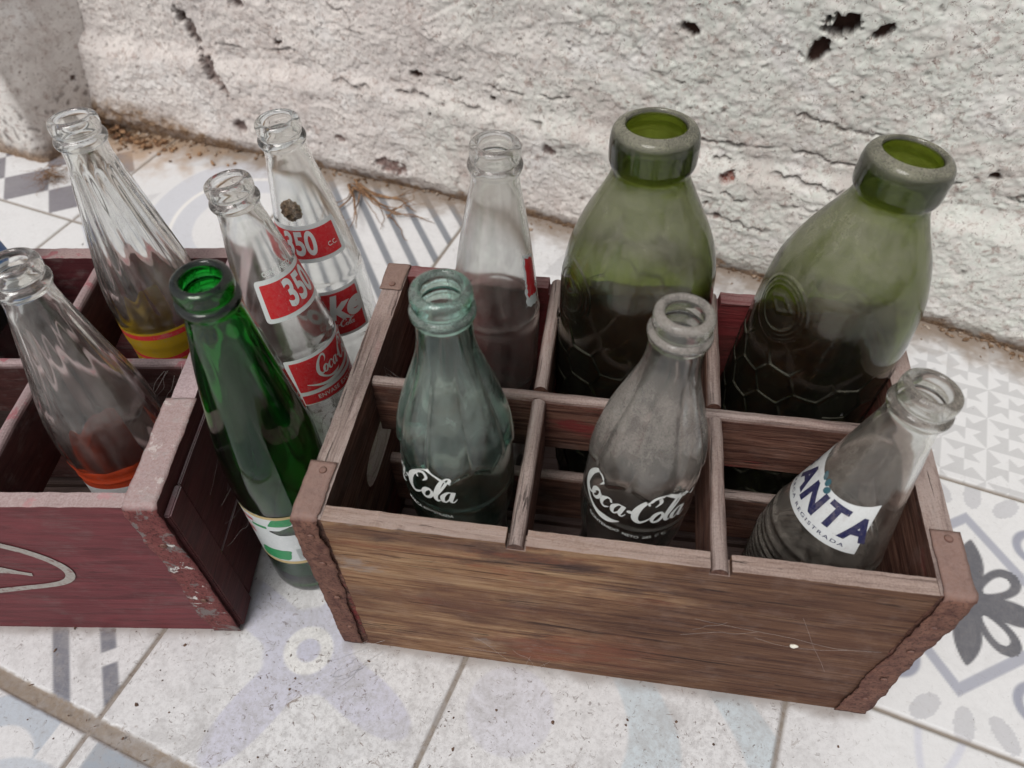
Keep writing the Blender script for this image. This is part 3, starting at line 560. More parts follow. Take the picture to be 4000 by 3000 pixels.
def strap_bm(xo,xi,sgn,H,tab,seed,rag=.0012,yfront=-.0012,bottom=.002,t=.0006,out=.0022,ydir=1):
    """metal strap: tab over the top then down the face; xo outer edge, xi inner edge"""
    path=[]
    n1=max(3,int(tab/.0022))
    for i in range(n1): path.append((yfront+.004+(tab-.004)*(1-i/n1),H+.0007,0))
    for i in range(7):
        a=PI/2*i/6; path.append((yfront+.004-.004*math.sin(a),H+.0007-.004+.004*math.cos(a),1))
    zt=H-.0033
    n2=60
    for i in range(1,n2+1): path.append((yfront-.0006*math.sin(i/n2*PI*3),zt-(zt-bottom)*i/n2,1))
    bm=bmesh.new(); rows=[]
    for k,(y,z,f) in enumerate(path):
        row=[]; s=k*.0022
        j0=(mnoise.noise(Vector((s*90,seed,.3)))+.6*mnoise.noise(Vector((s*330,seed,1.3))))*rag*(1 if f else .35)
        j1=(mnoise.noise(Vector((s*60,seed+9,.7)))*1.3+.7*mnoise.noise(Vector((s*300,seed+5,1.3))))*rag*1.5*(1 if f else .35)
        fl=out*(f)*(math.sin(min(1,max(0,(H-z)/H))*PI)*.4)
        a=xo-sgn*(-j0)-sgn*fl; b=xi+j1-sgn*out*1.4*(f)*sst1((H*.75-z)/(H*.75))
        for q in range(7):
            u=q/6; x=a+(b-a)*u; bul=.0005*mnoise.noise(Vector((x*160,z*120+y*120,seed)))
            row.append((x,y,z,bul))
        rows.append(row)
    V0=[];V1=[]
    for k,row in enumerate(rows):
        y,z,f=path[k]; top=f==0
        if 0<k<len(rows)-1: ty=rows[k+1][0][1]-rows[k-1][0][1]; tz=rows[k+1][0][2]-rows[k-1][0][2]
        elif k==0: ty=rows[1][0][1]-row[0][1]; tz=rows[1][0][2]-row[0][2]
        else: ty=row[0][1]-rows[k-1][0][1]; tz=row[0][2]-rows[k-1][0][2]
        L=math.hypot(ty,tz) or 1; ny,nz=tz/L,-ty/L   # outward
        V0.append([bm.verts.new((x,(yy+ny*b_),zz+nz*b_)) for (x,yy,zz,b_) in row]); V1.append([bm.verts.new((x,(yy+ny*(b_+t)),zz+nz*(b_+t))) for (x,yy,zz,b_) in row])
    for i in range(len(rows)-1):
        for j in range(6):
            bm.faces.new([V1[i][j],V1[i][j+1],V1[i+1][j+1],V1[i+1][j]]); bm.faces.new([V0[i][j],V0[i+1][j],V0[i+1][j+1],V0[i][j+1]])
        bm.faces.new([V0[i][0],V1[i][0],V1[i+1][0],V0[i+1][0]]); bm.faces.new([V0[i][6],V0[i+1][6],V1[i+1][6],V1[i][6]])
    for i in (0,-1):
        for j in range(6): bm.faces.new([V0[i][j],V0[i][j+1],V1[i][j+1],V1[i][j]])
    bmesh.ops.recalc_face_normals(bm,faces=bm.faces[:])
    if ydir<0:
        pass
    return bm
def nail_bm(p,n,r=.0022):
    bm=bmesh.new(); bmesh.ops.create_uvsphere(bm,u_segments=14,v_segments=8,radius=r); q=Vector(n).to_track_quat('Z','Y').to_matrix()
    for v in bm.verts: v.co.z=max(v.co.z,0)*.5; v.co=q@v.co+Vector(p)
    return bm
def mirror_y(bm,W):
    for v in bm.verts: v.co.y=W-v.co.y
    bmesh.ops.reverse_faces(bm,faces=bm.faces[:])
def crate(name,L,W,H,e,M,root,strapM,nailM,notch=True,handle=True,seed=0,frontface=.0092):
    c=(L-2*e)/3; t=.0084
    xs=[e+c*k for k in (1,2)]
    # front board with notches that take the divider ends
    def fb(y0,y1,part,mat,sd,notched):
        poly=[(e,0),(L-e,0),(L-e,H-.0005)]
        if notched:
            for x in reversed(xs):
                w=t/2+.0012; poly+=[(x+w,H-.0012),(x+w-.0003,H-.0068),(x-w+.0003,H-.0066),(x-w,H-.0008)]
        poly+=[(e,H-.0005)]
        poly=densify(poly,.004,.00075,170,sd); bm=bmesh.new(); prism_bm(bm,poly,1,y0,y1)
        es=[g for g in bm.edges if len(g.link_faces)==2 and g.calc_face_angle(0)>1.2]
        bmesh.ops.bevel(bm,geom=es,offset=.0009,segments=2,affect='EDGES',clamp_overlap=True)
        return from_bm(part,bm,mat,root)
    fb(0,frontface,'front_board',M['front'],seed,True); fb(W-.011,W,'back_board',M['back'],seed+5,True)
    for k,(x0,x1) in enumerate(((0,e),(L-e,L))):
        out=[(0,0),(W,0),(W,H),(0,H)]; out=densify(out,.005,.0006,150,seed+k)
        hole=[]
        if handle:
            for i in range(28):
                a=2*PI*i/28; hole.append((W/2-.012+.0+.030*(math.copysign(abs(math.cos(a))**.6,math.cos(a))),H*.66+.0135*math.copysign(abs(math.sin(a))**.8,math.sin(a))))
        bm=bmesh.new(); prism_bm(bm,out,0,x0,x1,[hole] if hole else [])
        es=[g for g in bm.edges if len(g.link_faces)==2 and g.calc_face_angle(0)>1.2]; bmesh.ops.bevel(bm,geom=es,offset=.0012,segments=2,affect='EDGES',clamp_overlap=True)
        from_bm('end_board',bm,M['end'],root)
    # long dividers, upper and lower rail
    bm=sweep_bar(rounded_profile(W/2-t/2,W/2+t/2,H-.048,H-.0025),0,e+.0002,L-e-.0002,seed=seed+2); from_bm('long_divider',bm,M['rail'],root)
    bm=sweep_bar(rounded_profile(W/2-t/2,W/2+t/2,.030,.078),0,e+.0002,L-e-.0002,seed=seed+3); from_bm('long_divider',bm,M['rail'],root)
    for x in xs:
        p=rounded_profile(x-t/2,x+t/2,H-.050,H-.0015)
        for (a0,a1) in ((.0004,W/2-t/2-.0006),(W/2+t/2+.0006,W-.0006)):
            bm=sweep_bar(p,1,a0,a1,seed=seed+x*9+a0)
            # notch the ends so that only the top runs through the outer boards
            from_bm('cross_divider',bm,M['cross'],root)
    for i in range(4):
        y0=.0125+i*(W-.025)/4; bm=bmesh.new(); box_bm(bm,e+.0005,L-e-.0005,y0+.001,y0+(W-.025)/4-.002,.004,.0135,seed=seed+i); from_bm('floor_slat',bm,M['floor'],root)
    return xs
C1=dict(L=.330,W=.2012,H=.1597,e=.0134)
dustc=(.345,.275,.25)
tan=[(.36,(.060,.026,.015)),(.44,(.145,.070,.038)),(.52,(.255,.142,.076)),(.64,(.345,.225,.13))]
brn=[(.36,(.020,.008,.006)),(.48,(.085,.034,.024)),(.64,(.20,.10,.070))]
M1=dict(front=wood('weathered varnished pine front',0,tan,dust=(.36,.275,.24),dustamt=.95,seed=1,red=.0,stain=(.085,.038,.026),
            patch=[((.10,.045,.030),9,.52,.60,.7),((.27,.235,.215),24,.60,.66,.55),((.20,.055,.03),14,.53,.63,.65),((.045,.026,.025),19,.56,.63,.75),((.13,.058,.034),11,.50,.60,.6)],xgrade=True),
    back=wood('red painted back board',0,[(.3,(.10,.014,.016)),(.6,(.19,.028,.03)),(.8,(.12,.03,.028))],dust=(.27,.17,.17),dustamt=.6,seed=4),
    end=wood('dusty end board',1,brn,dust=dustc,dustamt=.95,red=.35,seed=5),
    rail=wood('long divider wood',0,brn,dust=dustc,dustamt=.95,red=.25,seed=6),
    cross=wood('cross divider wood',1,brn,dust=dustc,dustamt=.95,red=.12,seed=12),
    floor=wood('crate floor wood',0,[(.3,(.06,.03,.025)),(.7,(.16,.10,.085))],dust=(.16,.12,.115),dustamt=.5,seed=8))
rustM=rust('rusty corner strap'); nailM=rust('rusty nail head',dustamt=.5)
cr=empty('wooden_crate'); tag(cr,'wooden bottle crate with tan front board and rusty corner straps, holding six bottles','crate','wooden bottle crates')
crate('c',C1['L'],C1['W'],C1['H'],C1['e'],M1,cr,rustM,nailM,seed=1)
def strap(root,xo,xi,sgn,H,tab,seed,mat,W=None,flip=False,out=.0022,nails=()):
    bm=strap_bm(xo,xi,sgn,H,tab,seed,out=out)
    if flip: mirror_y(bm,W)
    s=from_bm('corner_strap',bm,mat,root,smooth=True)
    for (p_,n_) in nails: from_bm('nail',nail_bm(p_,n_),nailM,s,smooth=True)
H1,W1,L1=C1['H'],C1['W'],C1['L']; xl=-.0026; 
strap(cr,xl,.0122,1,H1,.036,3,rustM,nails=[((.006,-.0024,z),(0,-1,0)) for z in (.145,.115,.072,.03)]+[((.006,.029,H1+.0015),(0,0,1))])
strap(cr,L1-xl,L1-.0120,-1,H1,.037,8,rustM,nails=[((L1-.006,-.0024,z),(0,-1,0)) for z in (.13,.10,.06,.028)]+[((L1-.004,.031,H1+.0015),(0,0,1))],out=-.003)
rustB=rust('brown strap tab',a=(.12,.07,.055),b=(.22,.15,.12),dustamt=.55)
strap(cr,xl+.001,.0132,1,H1,.028,13,rustB,W1,True,nails=[((.006,W1-.022,H1+.0015),(0,0,1))])
strap(cr,L1-xl,L1-.0128,-1,H1,.028,17,rustB,W1,True)

# left crate, painted maroon
X2,Y2,PH=-.0777,-.0031,.1251; L2,W2,H2,e2=.3016,.2139,.1568,.0142
pinkd=(.40,.30,.30)
M2=dict(front=paintedwood('faded maroon paint front',0,(.125,.026,.031),(.42,.33,.32),.95,seed=2,chipamt=.5,chip=(.15,.105,.10),fresh=(.42,.20,.21)),
    back=paintedwood('maroon paint back',0,(.07,.015,.018),(.38,.28,.27),.9,seed=3),
    end=paintedwood('dark maroon end',1,(.070,.017,.017),(.46,.36,.37),.98,seed=6,chip=(.10,.06,.06),chipamt=.25,fresh=(.40,.20,.22)),
    rail=paintedwood('maroon long divider',0,(.06,.022,.02),(.36,.27,.27),.95,seed=7),
    cross=paintedwood('maroon cross divider',1,(.06,.022,.02),(.36,.27,.27),.95,seed=8),
    floor=wood('left crate floor wood',0,[(.3,(.03,.018,.015)),(.7,(.10,.06,.05))],dust=(.12,.09,.085),dustamt=.5,seed=9))
cl=empty('wooden_crate'); tag(cl,'maroon painted wooden bottle crate at the left edge, with part of a white emblem','crate','wooden bottle crates')
cl.location=(X2-L2*math.cos(PH),Y2-L2*math.sin(PH),0); cl.rotation_euler=(0,0,PH)
crate('d',L2,W2,H2,e2,M2,cl,None,None,seed=31,handle=False)
strapP=rust('painted corner strap',a=(.12,.03,.03),b=(.20,.065,.06),dust=(.46,.37,.36),dustamt=.8,paint=[((.16,.13,.125),.56),((.58,.56,.53),.60),((.10,.018,.02),.60)])
strap(cl,L2+.0020,L2-.0165,-1,H2,.075,23,strapP,nails=[((L2-.007,-.0024,z),(0,-1,0)) for z in (.12,.05)],out=.0)
# cleat and seam on the outer end face
bm=bmesh.new(); box_bm(bm,L2+.0002,L2+.0042,.0015,.022,.004,H2-.012,seed=4); from_bm('cleat',bm,M2['end'],cl)
bm=bmesh.new(); box_bm(bm,L2+.0002,L2+.0022,.0235,W2-.004,.004,.066,bev=.0006,seed=5); box_bm(bm,L2+.0002,L2+.0022,.0235,W2-.004,.0675,H2-.014,bev=.0006,seed=6); from_bm('end_panel',bm,M2['end'],cl)
# ------------------------------------------------------------------ flat lettering helpers (2D outlines)
def text2d(s,size,xs=1.,bold=0.,shear=0,space=1.,align='CENTER'):
    cu=bpy.data.curves.new('t','FONT'); cu.body=s; cu.size=size; cu.offset=bold; cu.shear=shear; cu.space_character=space; cu.align_x=align; cu.align_y='CENTER'; cu.dimensions='2D'; cu.fill_mode='FRONT'; cu.resolution_u=6
    o=bpy.data.objects.new('t',cu); COL.objects.link(o); bpy.context.view_layer.update()
    me=bpy.data.meshes.new_from_object(o.evaluated_get(bpy.context.evaluated_depsgraph_get())); bpy.data.objects.remove(o); bpy.data.curves.remove(cu)
    V=[(v.co.x*xs,v.co.y) for v in me.vertices]; F=[list(p.vertices) for p in me.polygons]; bpy.data.meshes.remove(me); return V,F
def ribbon(pts,n=8,closed=False):
    q=catmull(pts+([pts[0],pts[1]] if closed else []),n)
    if closed: q=q[:-n]
    V=[];F=[]
    for i,p_ in enumerate(q):
        a=q[max(i-1,0)];b=q[min(i+1,len(q)-1)]; tx,ty=b[0]-a[0],b[1]-a[1]; L=math.hypot(tx,ty) or 1; w=max(p_[2],.004)/2
        V+=[(p_[0]-ty/L*w,p_[1]+tx/L*w),(p_[0]+ty/L*w,p_[1]-tx/L*w)]
    for i in range(len(q)-1): F.append([2*i,2*i+1,2*i+3,2*i+2])
    return V,F
def rectgrid(x0,x1,y0,y1,step,rc=0,edge=None):
    nx=max(2,int((x1-x0)/step)); ny=max(2,int((y1-y0)/step)); V=[];F=[]
    for j in range(ny+1):
        for i in range(nx+1):
            x=x0+(x1-x0)*i/nx; y=y0+(y1-y0)*j/ny
            if rc:   # squeeze corners to a rounded rectangle
                dx=max(0,abs(x-(x0+x1)/2)-((x1-x0)/2-rc)); dy=max(0,abs(y-(y0+y1)/2)-((y1-y0)/2-rc)); 
                if dx>0 and dy>0:
                    m=max(dx,dy); r=math.hypot(dx,dy); f=m/r; cx_=(x0+x1)/2+math.copysign((x1-x0)/2-rc,x-(x0+x1)/2); cy_=(y0+y1)/2+math.copysign((y1-y0)/2-rc,y-(y0+y1)/2)
                    x=cx_+(x-cx_)*f; y=cy_+(y-cy_)*f
            if edge: x,y=edge(x,y)
            V.append((x,y))
    for j in range(ny):
        for i in range(nx): a=j*(nx+1)+i; F.append([a,a+1,a+nx+2,a+nx+1])
    return V,F
def ell(cx,cy,rx,ry,n=24,rot=0):
    V=[(cx,cy)]
    for i in range(n):
        a=2*PI*i/n; x=rx*math.cos(a); y=ry*math.sin(a); V.append((cx+x*math.cos(rot)-y*math.sin(rot),cy+x*math.sin(rot)+y*math.cos(rot)))
    return V,[[0,1+i,1+(i+1)%n] for i in range(n)]
def script_ribbons():
    """flowing script word mark, x 0..12, x-height about 1"""
    R_=[]
    # first capital with the swash that runs under the letters
    R_.append([(2.35,1.75,.05),(2.75,2.35,.22),(2.5,2.95,.34),(1.75,2.85,.30),(1.0,2.15,.42),(.5,1.2,.55),(.42,.3,.48),(.85,-.3,.36),(1.7,-.85,.30),(2.7,-1.15,.34),(3.7,-1.2,.52),(4.6,-1.05,.34),(5.3,-.75,.05)])
    R_.append([(.5,.45,.40),(1.0,.02,.32),(1.6,.15,.18),(2.1,.6,.06)])
    def o(x,y,w=.46,h=.56): R_.append([(x+w*math.cos(t)+.35*h*math.sin(t),y+h*math.sin(t),.20+.16*max(0,-math.cos(t+.5))+.08*max(0,math.cos(t+.5))) for t in [2*PI*i/12+1 for i in range(13)]])
    def c(x,y): R_.append([(x+.62,y+.35,.20),(x+.5,y+.62,.18),(x+.12,y+.62,.16),(x-.36,y+.15,.34),(x-.42,y-.35,.30),(x-.05,y-.56,.20),(x+.45,y-.25,.07)])
    def a(x,y): 
        R_.append([(x+.55,y+.55,.12),(x+.1,y+.62,.16),(x-.42,y+.1,.34),(x-.42,y-.42,.28),(x-.1,y-.52,.14),(x+.4,y+.1,.12),(x+.62,y+.6,.10)])
        R_.append([(x+.66,y+.66,.30),(x+.42,y+.0,.34),(x+.36,y-.42,.24),(x+.6,y-.54,.12),(x+.95,y-.15,.05)])
    o(2.15,.55); R_.append([(2.55,.95,.10),(2.9,.85,.10),(3.2,1.05,.06)])
    c(3.45,.55); a(4.75,.55); R_.append([(5.75,.72,.05),(5.9,.8,.30),(6.25,.85,.28),(6.4,.85,.05)])
    # second capital, loop and long top swash
    R_.append([(8.3,1.75,.05),(8.75,2.25,.24),(8.5,2.72,.30),(7.9,2.62,.26),(7.1,1.95,.40),(6.62,1.1,.55),(6.62,.25,.48),(7.1,-.15,.30),(7.75,.15,.16),(8.2,.6,.06)])
    R_.append([(7.75,1.9,.16),(7.6,2.3,.2),(8.0,2.95,.22),(8.8,3.15,.24),(9.7,2.85,.34),(10.5,2.5,.44),(11.0,2.3,.15)])
    o(8.75,.50)
    R_.append([(9.5,.25,.08),(10.0,1.0,.18),(10.7,2.1,.22),(11.15,2.75,.24),(11.05,3.0,.16),(10.6,2.75,.2),(9.95,1.6,.36),(9.6,.5,.36),(9.75,.0,.26),(10.1,.1,.10)])
    a(10.75,.52); R_.append([(11.1,2.35,.25),(11.6,2.5,.22),(12.1,3.0,.03)])
    return R_
def bake2d(shapes,mapf,name,mat,parent,maxlen,off=0.,dz=.00002):
    """shapes: list of (V,F) in 2D; mapf(x,y,k)->3D"""
    bm=bmesh.new()
    for k,(V,F) in enumerate(shapes):
        vs=[bm.verts.new((x,y,k*1.0)) for x,y in V]
        for f in F:
            try: bm.faces.new([vs[i] for i in f])
            except ValueError: pass
    for it in range(6):
        es=[e for e in bm.edges if (e.verts[0].co-e.verts[1].co).length>maxlen]
        if not es: break
        bmesh.ops.subdivide_edges(bm,edges=es,cuts=1); bmesh.ops.triangulate(bm,faces=[f for f in bm.faces if len(f.verts)>3])
    for v in bm.verts: v.co=Vector(mapf(v.co.x,v.co.y,off+v.co.z*dz))
    return from_bm(name,bm,mat,parent)
# emblem painted on the left crate front (curved outline with a pointed tail, most of it outside the picture)
paintW=enamel('worn white paint',(.36,.35,.32),.75,.35,(.15,.055,.055))
em=[ribbon([(.085,.118,.003),(.125,.130,.0055),(.165,.128,.0055),(.205,.110,.006),(.222,.088,.0062),(.214,.070,.005),(.18,.060,.0052),(.14,.052,.005),(.09,.05,.004)],10),
    ribbon([(.10,.075,.004),(.14,.088,.012),(.175,.086,.010),(.198,.079,.001)],10)]
bake2d([em[0]],lambda x,y,z:(x,-.0006-z,y),'painted_emblem',paintW,cl,.01)
bake2d([em[1]],lambda x,y,z:(x,-.0006-z,y),'painted_emblem',paintW,cl,.01)

# ------------------------------------------------------------------ bottles
def prof_fn(kind):
    P=np.array(PR[kind],float); h=P[:,0]; r=P[:,1]; n=len(h); d=np.diff(r)/np.diff(h); m=np.zeros(n)
    m[0]=d[0]; m[-1]=d[-1]
    for i in range(1,n-1): m[i]=0 if d[i-1]*d[i]<=0 else 2*d[i-1]*d[i]/(d[i-1]+d[i])   # monotone
    def f(x):
        x=np.clip(np.asarray(x,float),h[0],h[-1]); i=np.clip(np.searchsorted(h,x)-1,0,n-2); H=h[i+1]-h[i]; t=(x-h[i])/H
        return r[i]*(1+2*t)*(1-t)**2+H*m[i]*t*(1-t)**2+r[i+1]*t*t*(3-2*t)+H*m[i+1]*t*t*(t-1)
    return f
def hexedge(x,y,s):
    """distance to the nearest edge of a flat-topped hexagon lattice with width s across corners*1.5 spacing"""
    a=s; cols=a*1.5; rows=a*math.sqrt(3); best=np.full(np.broadcast(x,y).shape,9e9); sec=best.copy()
    ci=np.round(x/cols)
    for dc in (-1,0,1):
        c=ci+dc; cx=c*cols; offy=np.mod(c,2)*rows/2
        rj=np.round((y-offy)/rows)
        for dr in (-1,0,1):
            cy=(rj+dr)*rows+offy; d=np.hypot(x-cx,y-cy); m=d<best; sec=np.where(m,best,np.minimum(sec,d)); best=np.where(m,d,best)
    return (sec-best)/2
def mod_coke(h,th):
    up=158+7*np.abs(np.cos(4*(th+.3)))**.7     # scalloped lower limit of the upper flutes
    fl=np.abs(np.sin(4*(th+.3)))
    a=sst(up-.8,up+.9,h)*(1-sst(205,236,h)); dr=a*(1.5-2.2*(1-fl)**2.0)
    b=(1-sst(128,131,h))*sst(10,18,h); dr+=b*(-.7+1.2*np.abs(np.sin(4*(th+.3)))**.8)
    dr+=.5*np.exp(-((h-132)/1.6)**2); return dr
def mod_fanta(h,th):
    a=sst(18,24,h)*(1-sst(104,107,h)); dr=a*(.55*np.sin(2*PI*h/5.2)); dr+=.8*np.exp(-((h-118)/1.8)**2)+.5*np.exp(-((h-110)/1.5)**2); return dr
def mod_big(h,th):
    x=(th+PI)*45; dd=hexedge(x,h,2*PI*45/21.); a=sst(14,20,h)*(1-sst(150,168,h)); dr=a*.95*np.exp(-(dd/.52)**2)
    ex=(np.mod(th+R(151)+PI,2*PI)-PI)*43; ey=h-186; rr=np.hypot(ex,ey)
    for q in (13.5,16,18.5): dr+=.45*np.exp(-((rr-q)/.7)**2)
    dr*=1; dr+=.35*np.exp(-((np.abs(ex)*.6+np.abs(ey-3)-5)/.9)**2)*(rr<11)
    dr+=.12*np.sin(9*th+h*.07)+.1*np.sin(h*.21+3*np.sin(2*th)); return dr
def mod_c350(h,th):
    return .45*np.exp(-((h-156)/1.6)**2)+.4*np.exp(-((h-103)/1.6)**2)+sst(14,20,h)*(1-sst(92,99,h))*(.35*np.cos(18*th))
def mod_green(h,th):
    return sst(150,165,h)*(1-sst(225,245,h))*.35*np.cos(10*th+h*.02)+.08*np.sin(5*th)
def mod_spiral(h,th):
    a=sst(136,146,h)*(1-sst(222,242,h)); return a*.75*np.cos(14*(th)+(h-140)*.055)+.4*np.exp(-((h-134)/1.5)**2)
def mod_flute(h,th):
    a=sst(112,120,h)*(1-sst(205,222,h)); return a*(-.9*(np.abs(np.cos(6*th+(h-140)*.012)))**1.5+.45)+.4*np.exp(-((h-108)/1.4)**2)
MOD=dict(coke=mod_coke,fanta=mod_fanta,big=mod_big,c350=mod_c350,green=mod_green,spiral=mod_spiral,flute=mod_flute)
PF={k:prof_fn(k) for k in PR}
def bottle(key,label,cat,mat,inner,nseg=120,wall=2.6,bore=None,group='old glass bottles',name='glass_bottle'):
    kind,b,l=POSE[key]; f=PF[kind]; md=MOD[kind]; Lh=PR[kind][-1][0]; b=Vector(b); l=Vector(l); w=(l-b); S=w.length/Lh; w.normalize()
    e1=(Vector((1,0,0))-w*w.x).normalized(); e2=w.cross(e1)
    root=empty(name); root.matrix_world=Matrix.Translation(b)@Matrix((e1,e2,w)).transposed().to_4x4()
    tag(root,label,cat,group)
    top=Lh-26; dh=1.0 if kind=='big' else 1.4
    hs=np.concatenate([[0,.6,1.4,2.6,4],np.arange(5.5,top,dh),np.arange(top,Lh+.01,.5)])
    th=np.linspace(0,2*PI,nseg,endpoint=False); Hh,Th=np.meshgrid(hs,th,indexing='ij'); r=f(Hh)+md(Hh,Th)*(Hh<top-1)
    rows=[]
    def ring(rv,hv): rows.append(np.stack([rv*np.cos(th),rv*np.sin(th),np.broadcast_to(hv,th.shape)],-1))
    # pushed-up base
    for q in (.02,.35,.6,.8,.92): ring(np.full(nseg,f(0)*q),3.2*(1-q)**.8 if q<.92 else .25)
    for i in range(len(hs)): ring(r[i],hs[i])
    # lip and bore
    ri=bore or 8.8; rt=float(f(Lh)); n_out=len(rows)
    for i in range(1,7):
        a=PI/2*i/6; ring(np.full(nseg,rt-(rt-ri)*.5*(i/6)),Lh+.55*math.sin(a))
    for i in range(1,7):
        ring(np.full(nseg,rt-(rt-ri)*(.5+.5*i/6)),Lh+.55-2.0*(1-math.cos(PI/2*i/6)))
    n_lip=len(rows)
    finish=Lh-(20 if kind=='big' else 17)
    hi=np.arange(Lh-3,6.5,-2.2)
    for h in hi:
        if h>finish: rr_=ri+ ((1.6 if kind=='big' else .7) if h<Lh-(9 if kind=='big' else 7) else 0)
        else:
            tgt=float(f(h))-wall*(1+.5*sst(30,8,h)); k=sst(finish,finish-14,h); r0_=ri+(1.6 if kind=='big' else .7); rr_=r0_*(1-k)+max(tgt,ri*.9)*k
        rv=np.full(nseg,rr_)+md(np.full(nseg,h),th)*.25*(h<finish-8); ring(rv,h)
    rin=rr_; 
    for q in (.9,.7,.4,.02): ring(np.full(nseg,rin*q),6.5-1.2*(1-q)*0+2.2*(1-q))
    P=np.stack(rows)*S; me=grid_mesh('glass_body',P,True)
    # close both poles
    bm=bmesh.new(); bm.from_mesh(me); bm.verts.ensure_lookup_table(); N=len(bm.verts)
    bm.faces.new([bm.verts[i] for i in range(nseg)][::-1]); bm.faces.new([bm.verts[N-nseg+i] for i in range(nseg)])
    nf=(n_lip-1)*nseg
    bm.faces.ensure_lookup_table()
    for i,fc in enumerate(bm.faces): fc.material_index=0
    bmesh.ops.recalc_face_normals(bm,faces=bm.faces[:]); bm.to_mesh(me); bm.free()
    ia=me.attributes.new('inside','FLOAT','POINT'); iv=np.zeros(len(me.vertices),np.float32); iv[(n_lip)*nseg:]=1; ia.data.foreach_set('value',iv)
    link('glass_body',me,[mat],root,smooth=True)
    def mp(th0,h0,off=.2,rref=None,xs=1.):
        rr=rref or float(f(h0))
        def g(x,y,z):   # x,y in mm
            h=min(max(h0+y,1),Lh-1); t=math.radians(th0)+x*xs/rr; q=float(f(h))+float(md(np.array([h]),np.array([t]))[0])+off+z*1000
            return (q*math.cos(t)*S,q*math.sin(t)*S,h*S)
        return g
    return root,mp
GREY=(.34,.315,.29)
A_BIG=((.64,.69,.27),760); A_GREEN=((.10,.79,.30),950); A_AQUA=((.2,.72,.60),90); A_CLR=((.5,.6,.55),8); A_GREY=((.5,.55,.5),22)
inner_clear=None
g_clear=glass('dusty clear glass',(.98,.99,.98),.02,dust=.5,base=.10,updust=.34,dustcol=(.64,.58,.55),fine=1300,lo=.44,hi=.58,absorb=A_CLR)
g_clear2=glass('clear cola glass',(.98,.99,.98),.015,dust=.3,base=.055,updust=.20,dustcol=(.64,.60,.57),fine=1300,lo=.46,hi=.6,absorb=A_CLR)
g_clear3=glass('very dusty clear glass',(.97,.98,.97),.04,dust=.6,base=.16,updust=.42,dustcol=(.52,.47,.435),fine=1300,lo=.42,hi=.56,absorb=A_CLR)
g_aqua=glass('aqua bottle glass',(.95,.99,.98),.02,dust=.6,base=.015,updust=.72,dustcol=(.43,.49,.445),fine=1200,lo=.42,hi=.57,absorb=A_AQUA)
in_aqua=None
g_grey=glass('brown dusted glass',(.97,.98,.97),.03,dust=.6,base=.02,updust=.96,dustcol=(.42,.385,.35),fine=1200,lo=.36,hi=.52,absorb=A_GREY,inn=(.02,.10))
in_grey=None
g_fanta=glass('dusted ringed glass',(.97,.98,.97),.03,dust=.6,base=.05,updust=.62,dustcol=(.41,.37,.325),fine=1200,lo=.38,hi=.53,absorb=A_GREY,inn=(.02,.10))
g_big=glass('olive bottle glass',(.97,.98,.96),.04,dust=.5,base=.03,updust=.70,dustcol=(.40,.385,.30),fine=1100,lo=.34,hi=.56,transl=.3,absorb=A_BIG,uplo=.17,uphi=.66,inn=(.02,.08))
in_big=None
g_green=glass('emerald bottle glass',(.97,.99,.98),.015,dust=.3,base=.02,updust=.12,dustcol=(.34,.38,.35),fine=1500,lo=.45,hi=.62,absorb=A_GREEN,inn=(.01,.03))
in_green=None
white=enamel('white label enamel',(.62,.64,.64),.4); red=enamel('red label enamel',(.52,.012,.02),.35); cream=enamel('grey white lettering',(.60,.62,.60),.45)
navy=enamel('navy label enamel',(.006,.010,.065),.4); teal=enamel('teal label enamel',(.02,.10,.13),.4); yellow=enamel('yellow label enamel',(.72,.46,.02),.4,thin=.6); orange=enamel('orange label enamel',(.66,.07,.015),.4,thin=.4)
gold=enamel('dull gold label ink',(.50,.38,.17),.5); labgreen=enamel('green label ink',(.01,.25,.08),.5); blue=enamel('blue label enamel',(.02,.12,.36),.4); paper=enamel('torn foil paper',(.58,.62,.62),.3,.2,(.8,.8,.8))

def wordmark(root,mp,th0,h0,width,ht,mat,name='lettering',parent=None,off=.2,part=None,bold=1.,xr=None):
    sx=width/12.; g=mp(th0,h0,off,xs=1)
    shapes=[]
    for rb in script_ribbons():
        sc=math.sqrt(sx*ht)
        shapes.append(ribbon([((x-6)*sx+ (y*0),(y-.9)*ht,w*sc*bold*1.15) for x,y,w in rb],7))
    return bake2d(shapes,g,name,mat,parent or root,2.0,dz=.000012)

# aqua contour bottle
r1,m1=bottle('coke1','aqua green fluted soda bottle with white script, front left cell of the tan crate','bottle',g_aqua,in_aqua,160)
wordmark(r1,m1,-138,149,65,7.3,cream,'script_label')
bake2d([text2d('MARCA REGISTRADA',3.0,1.,.05)],m1(-112,128.5,.25),'small_lettering',cream,r1,1.5)
# second contour bottle, thick brown dust
r2,m2=bottle('coke2','clear fluted soda bottle thick with brown dust, white script, middle front cell','bottle',g_grey,in_grey,160)
wordmark(r2,m2,-101,149,65,7.3,cream,'script_label')
bake2d([text2d('CONTENIDO  NETO  285  C. C.',3.2,1.05,.06)],m2(-100,127,.25),'small_lettering',cream,r2,1.5)
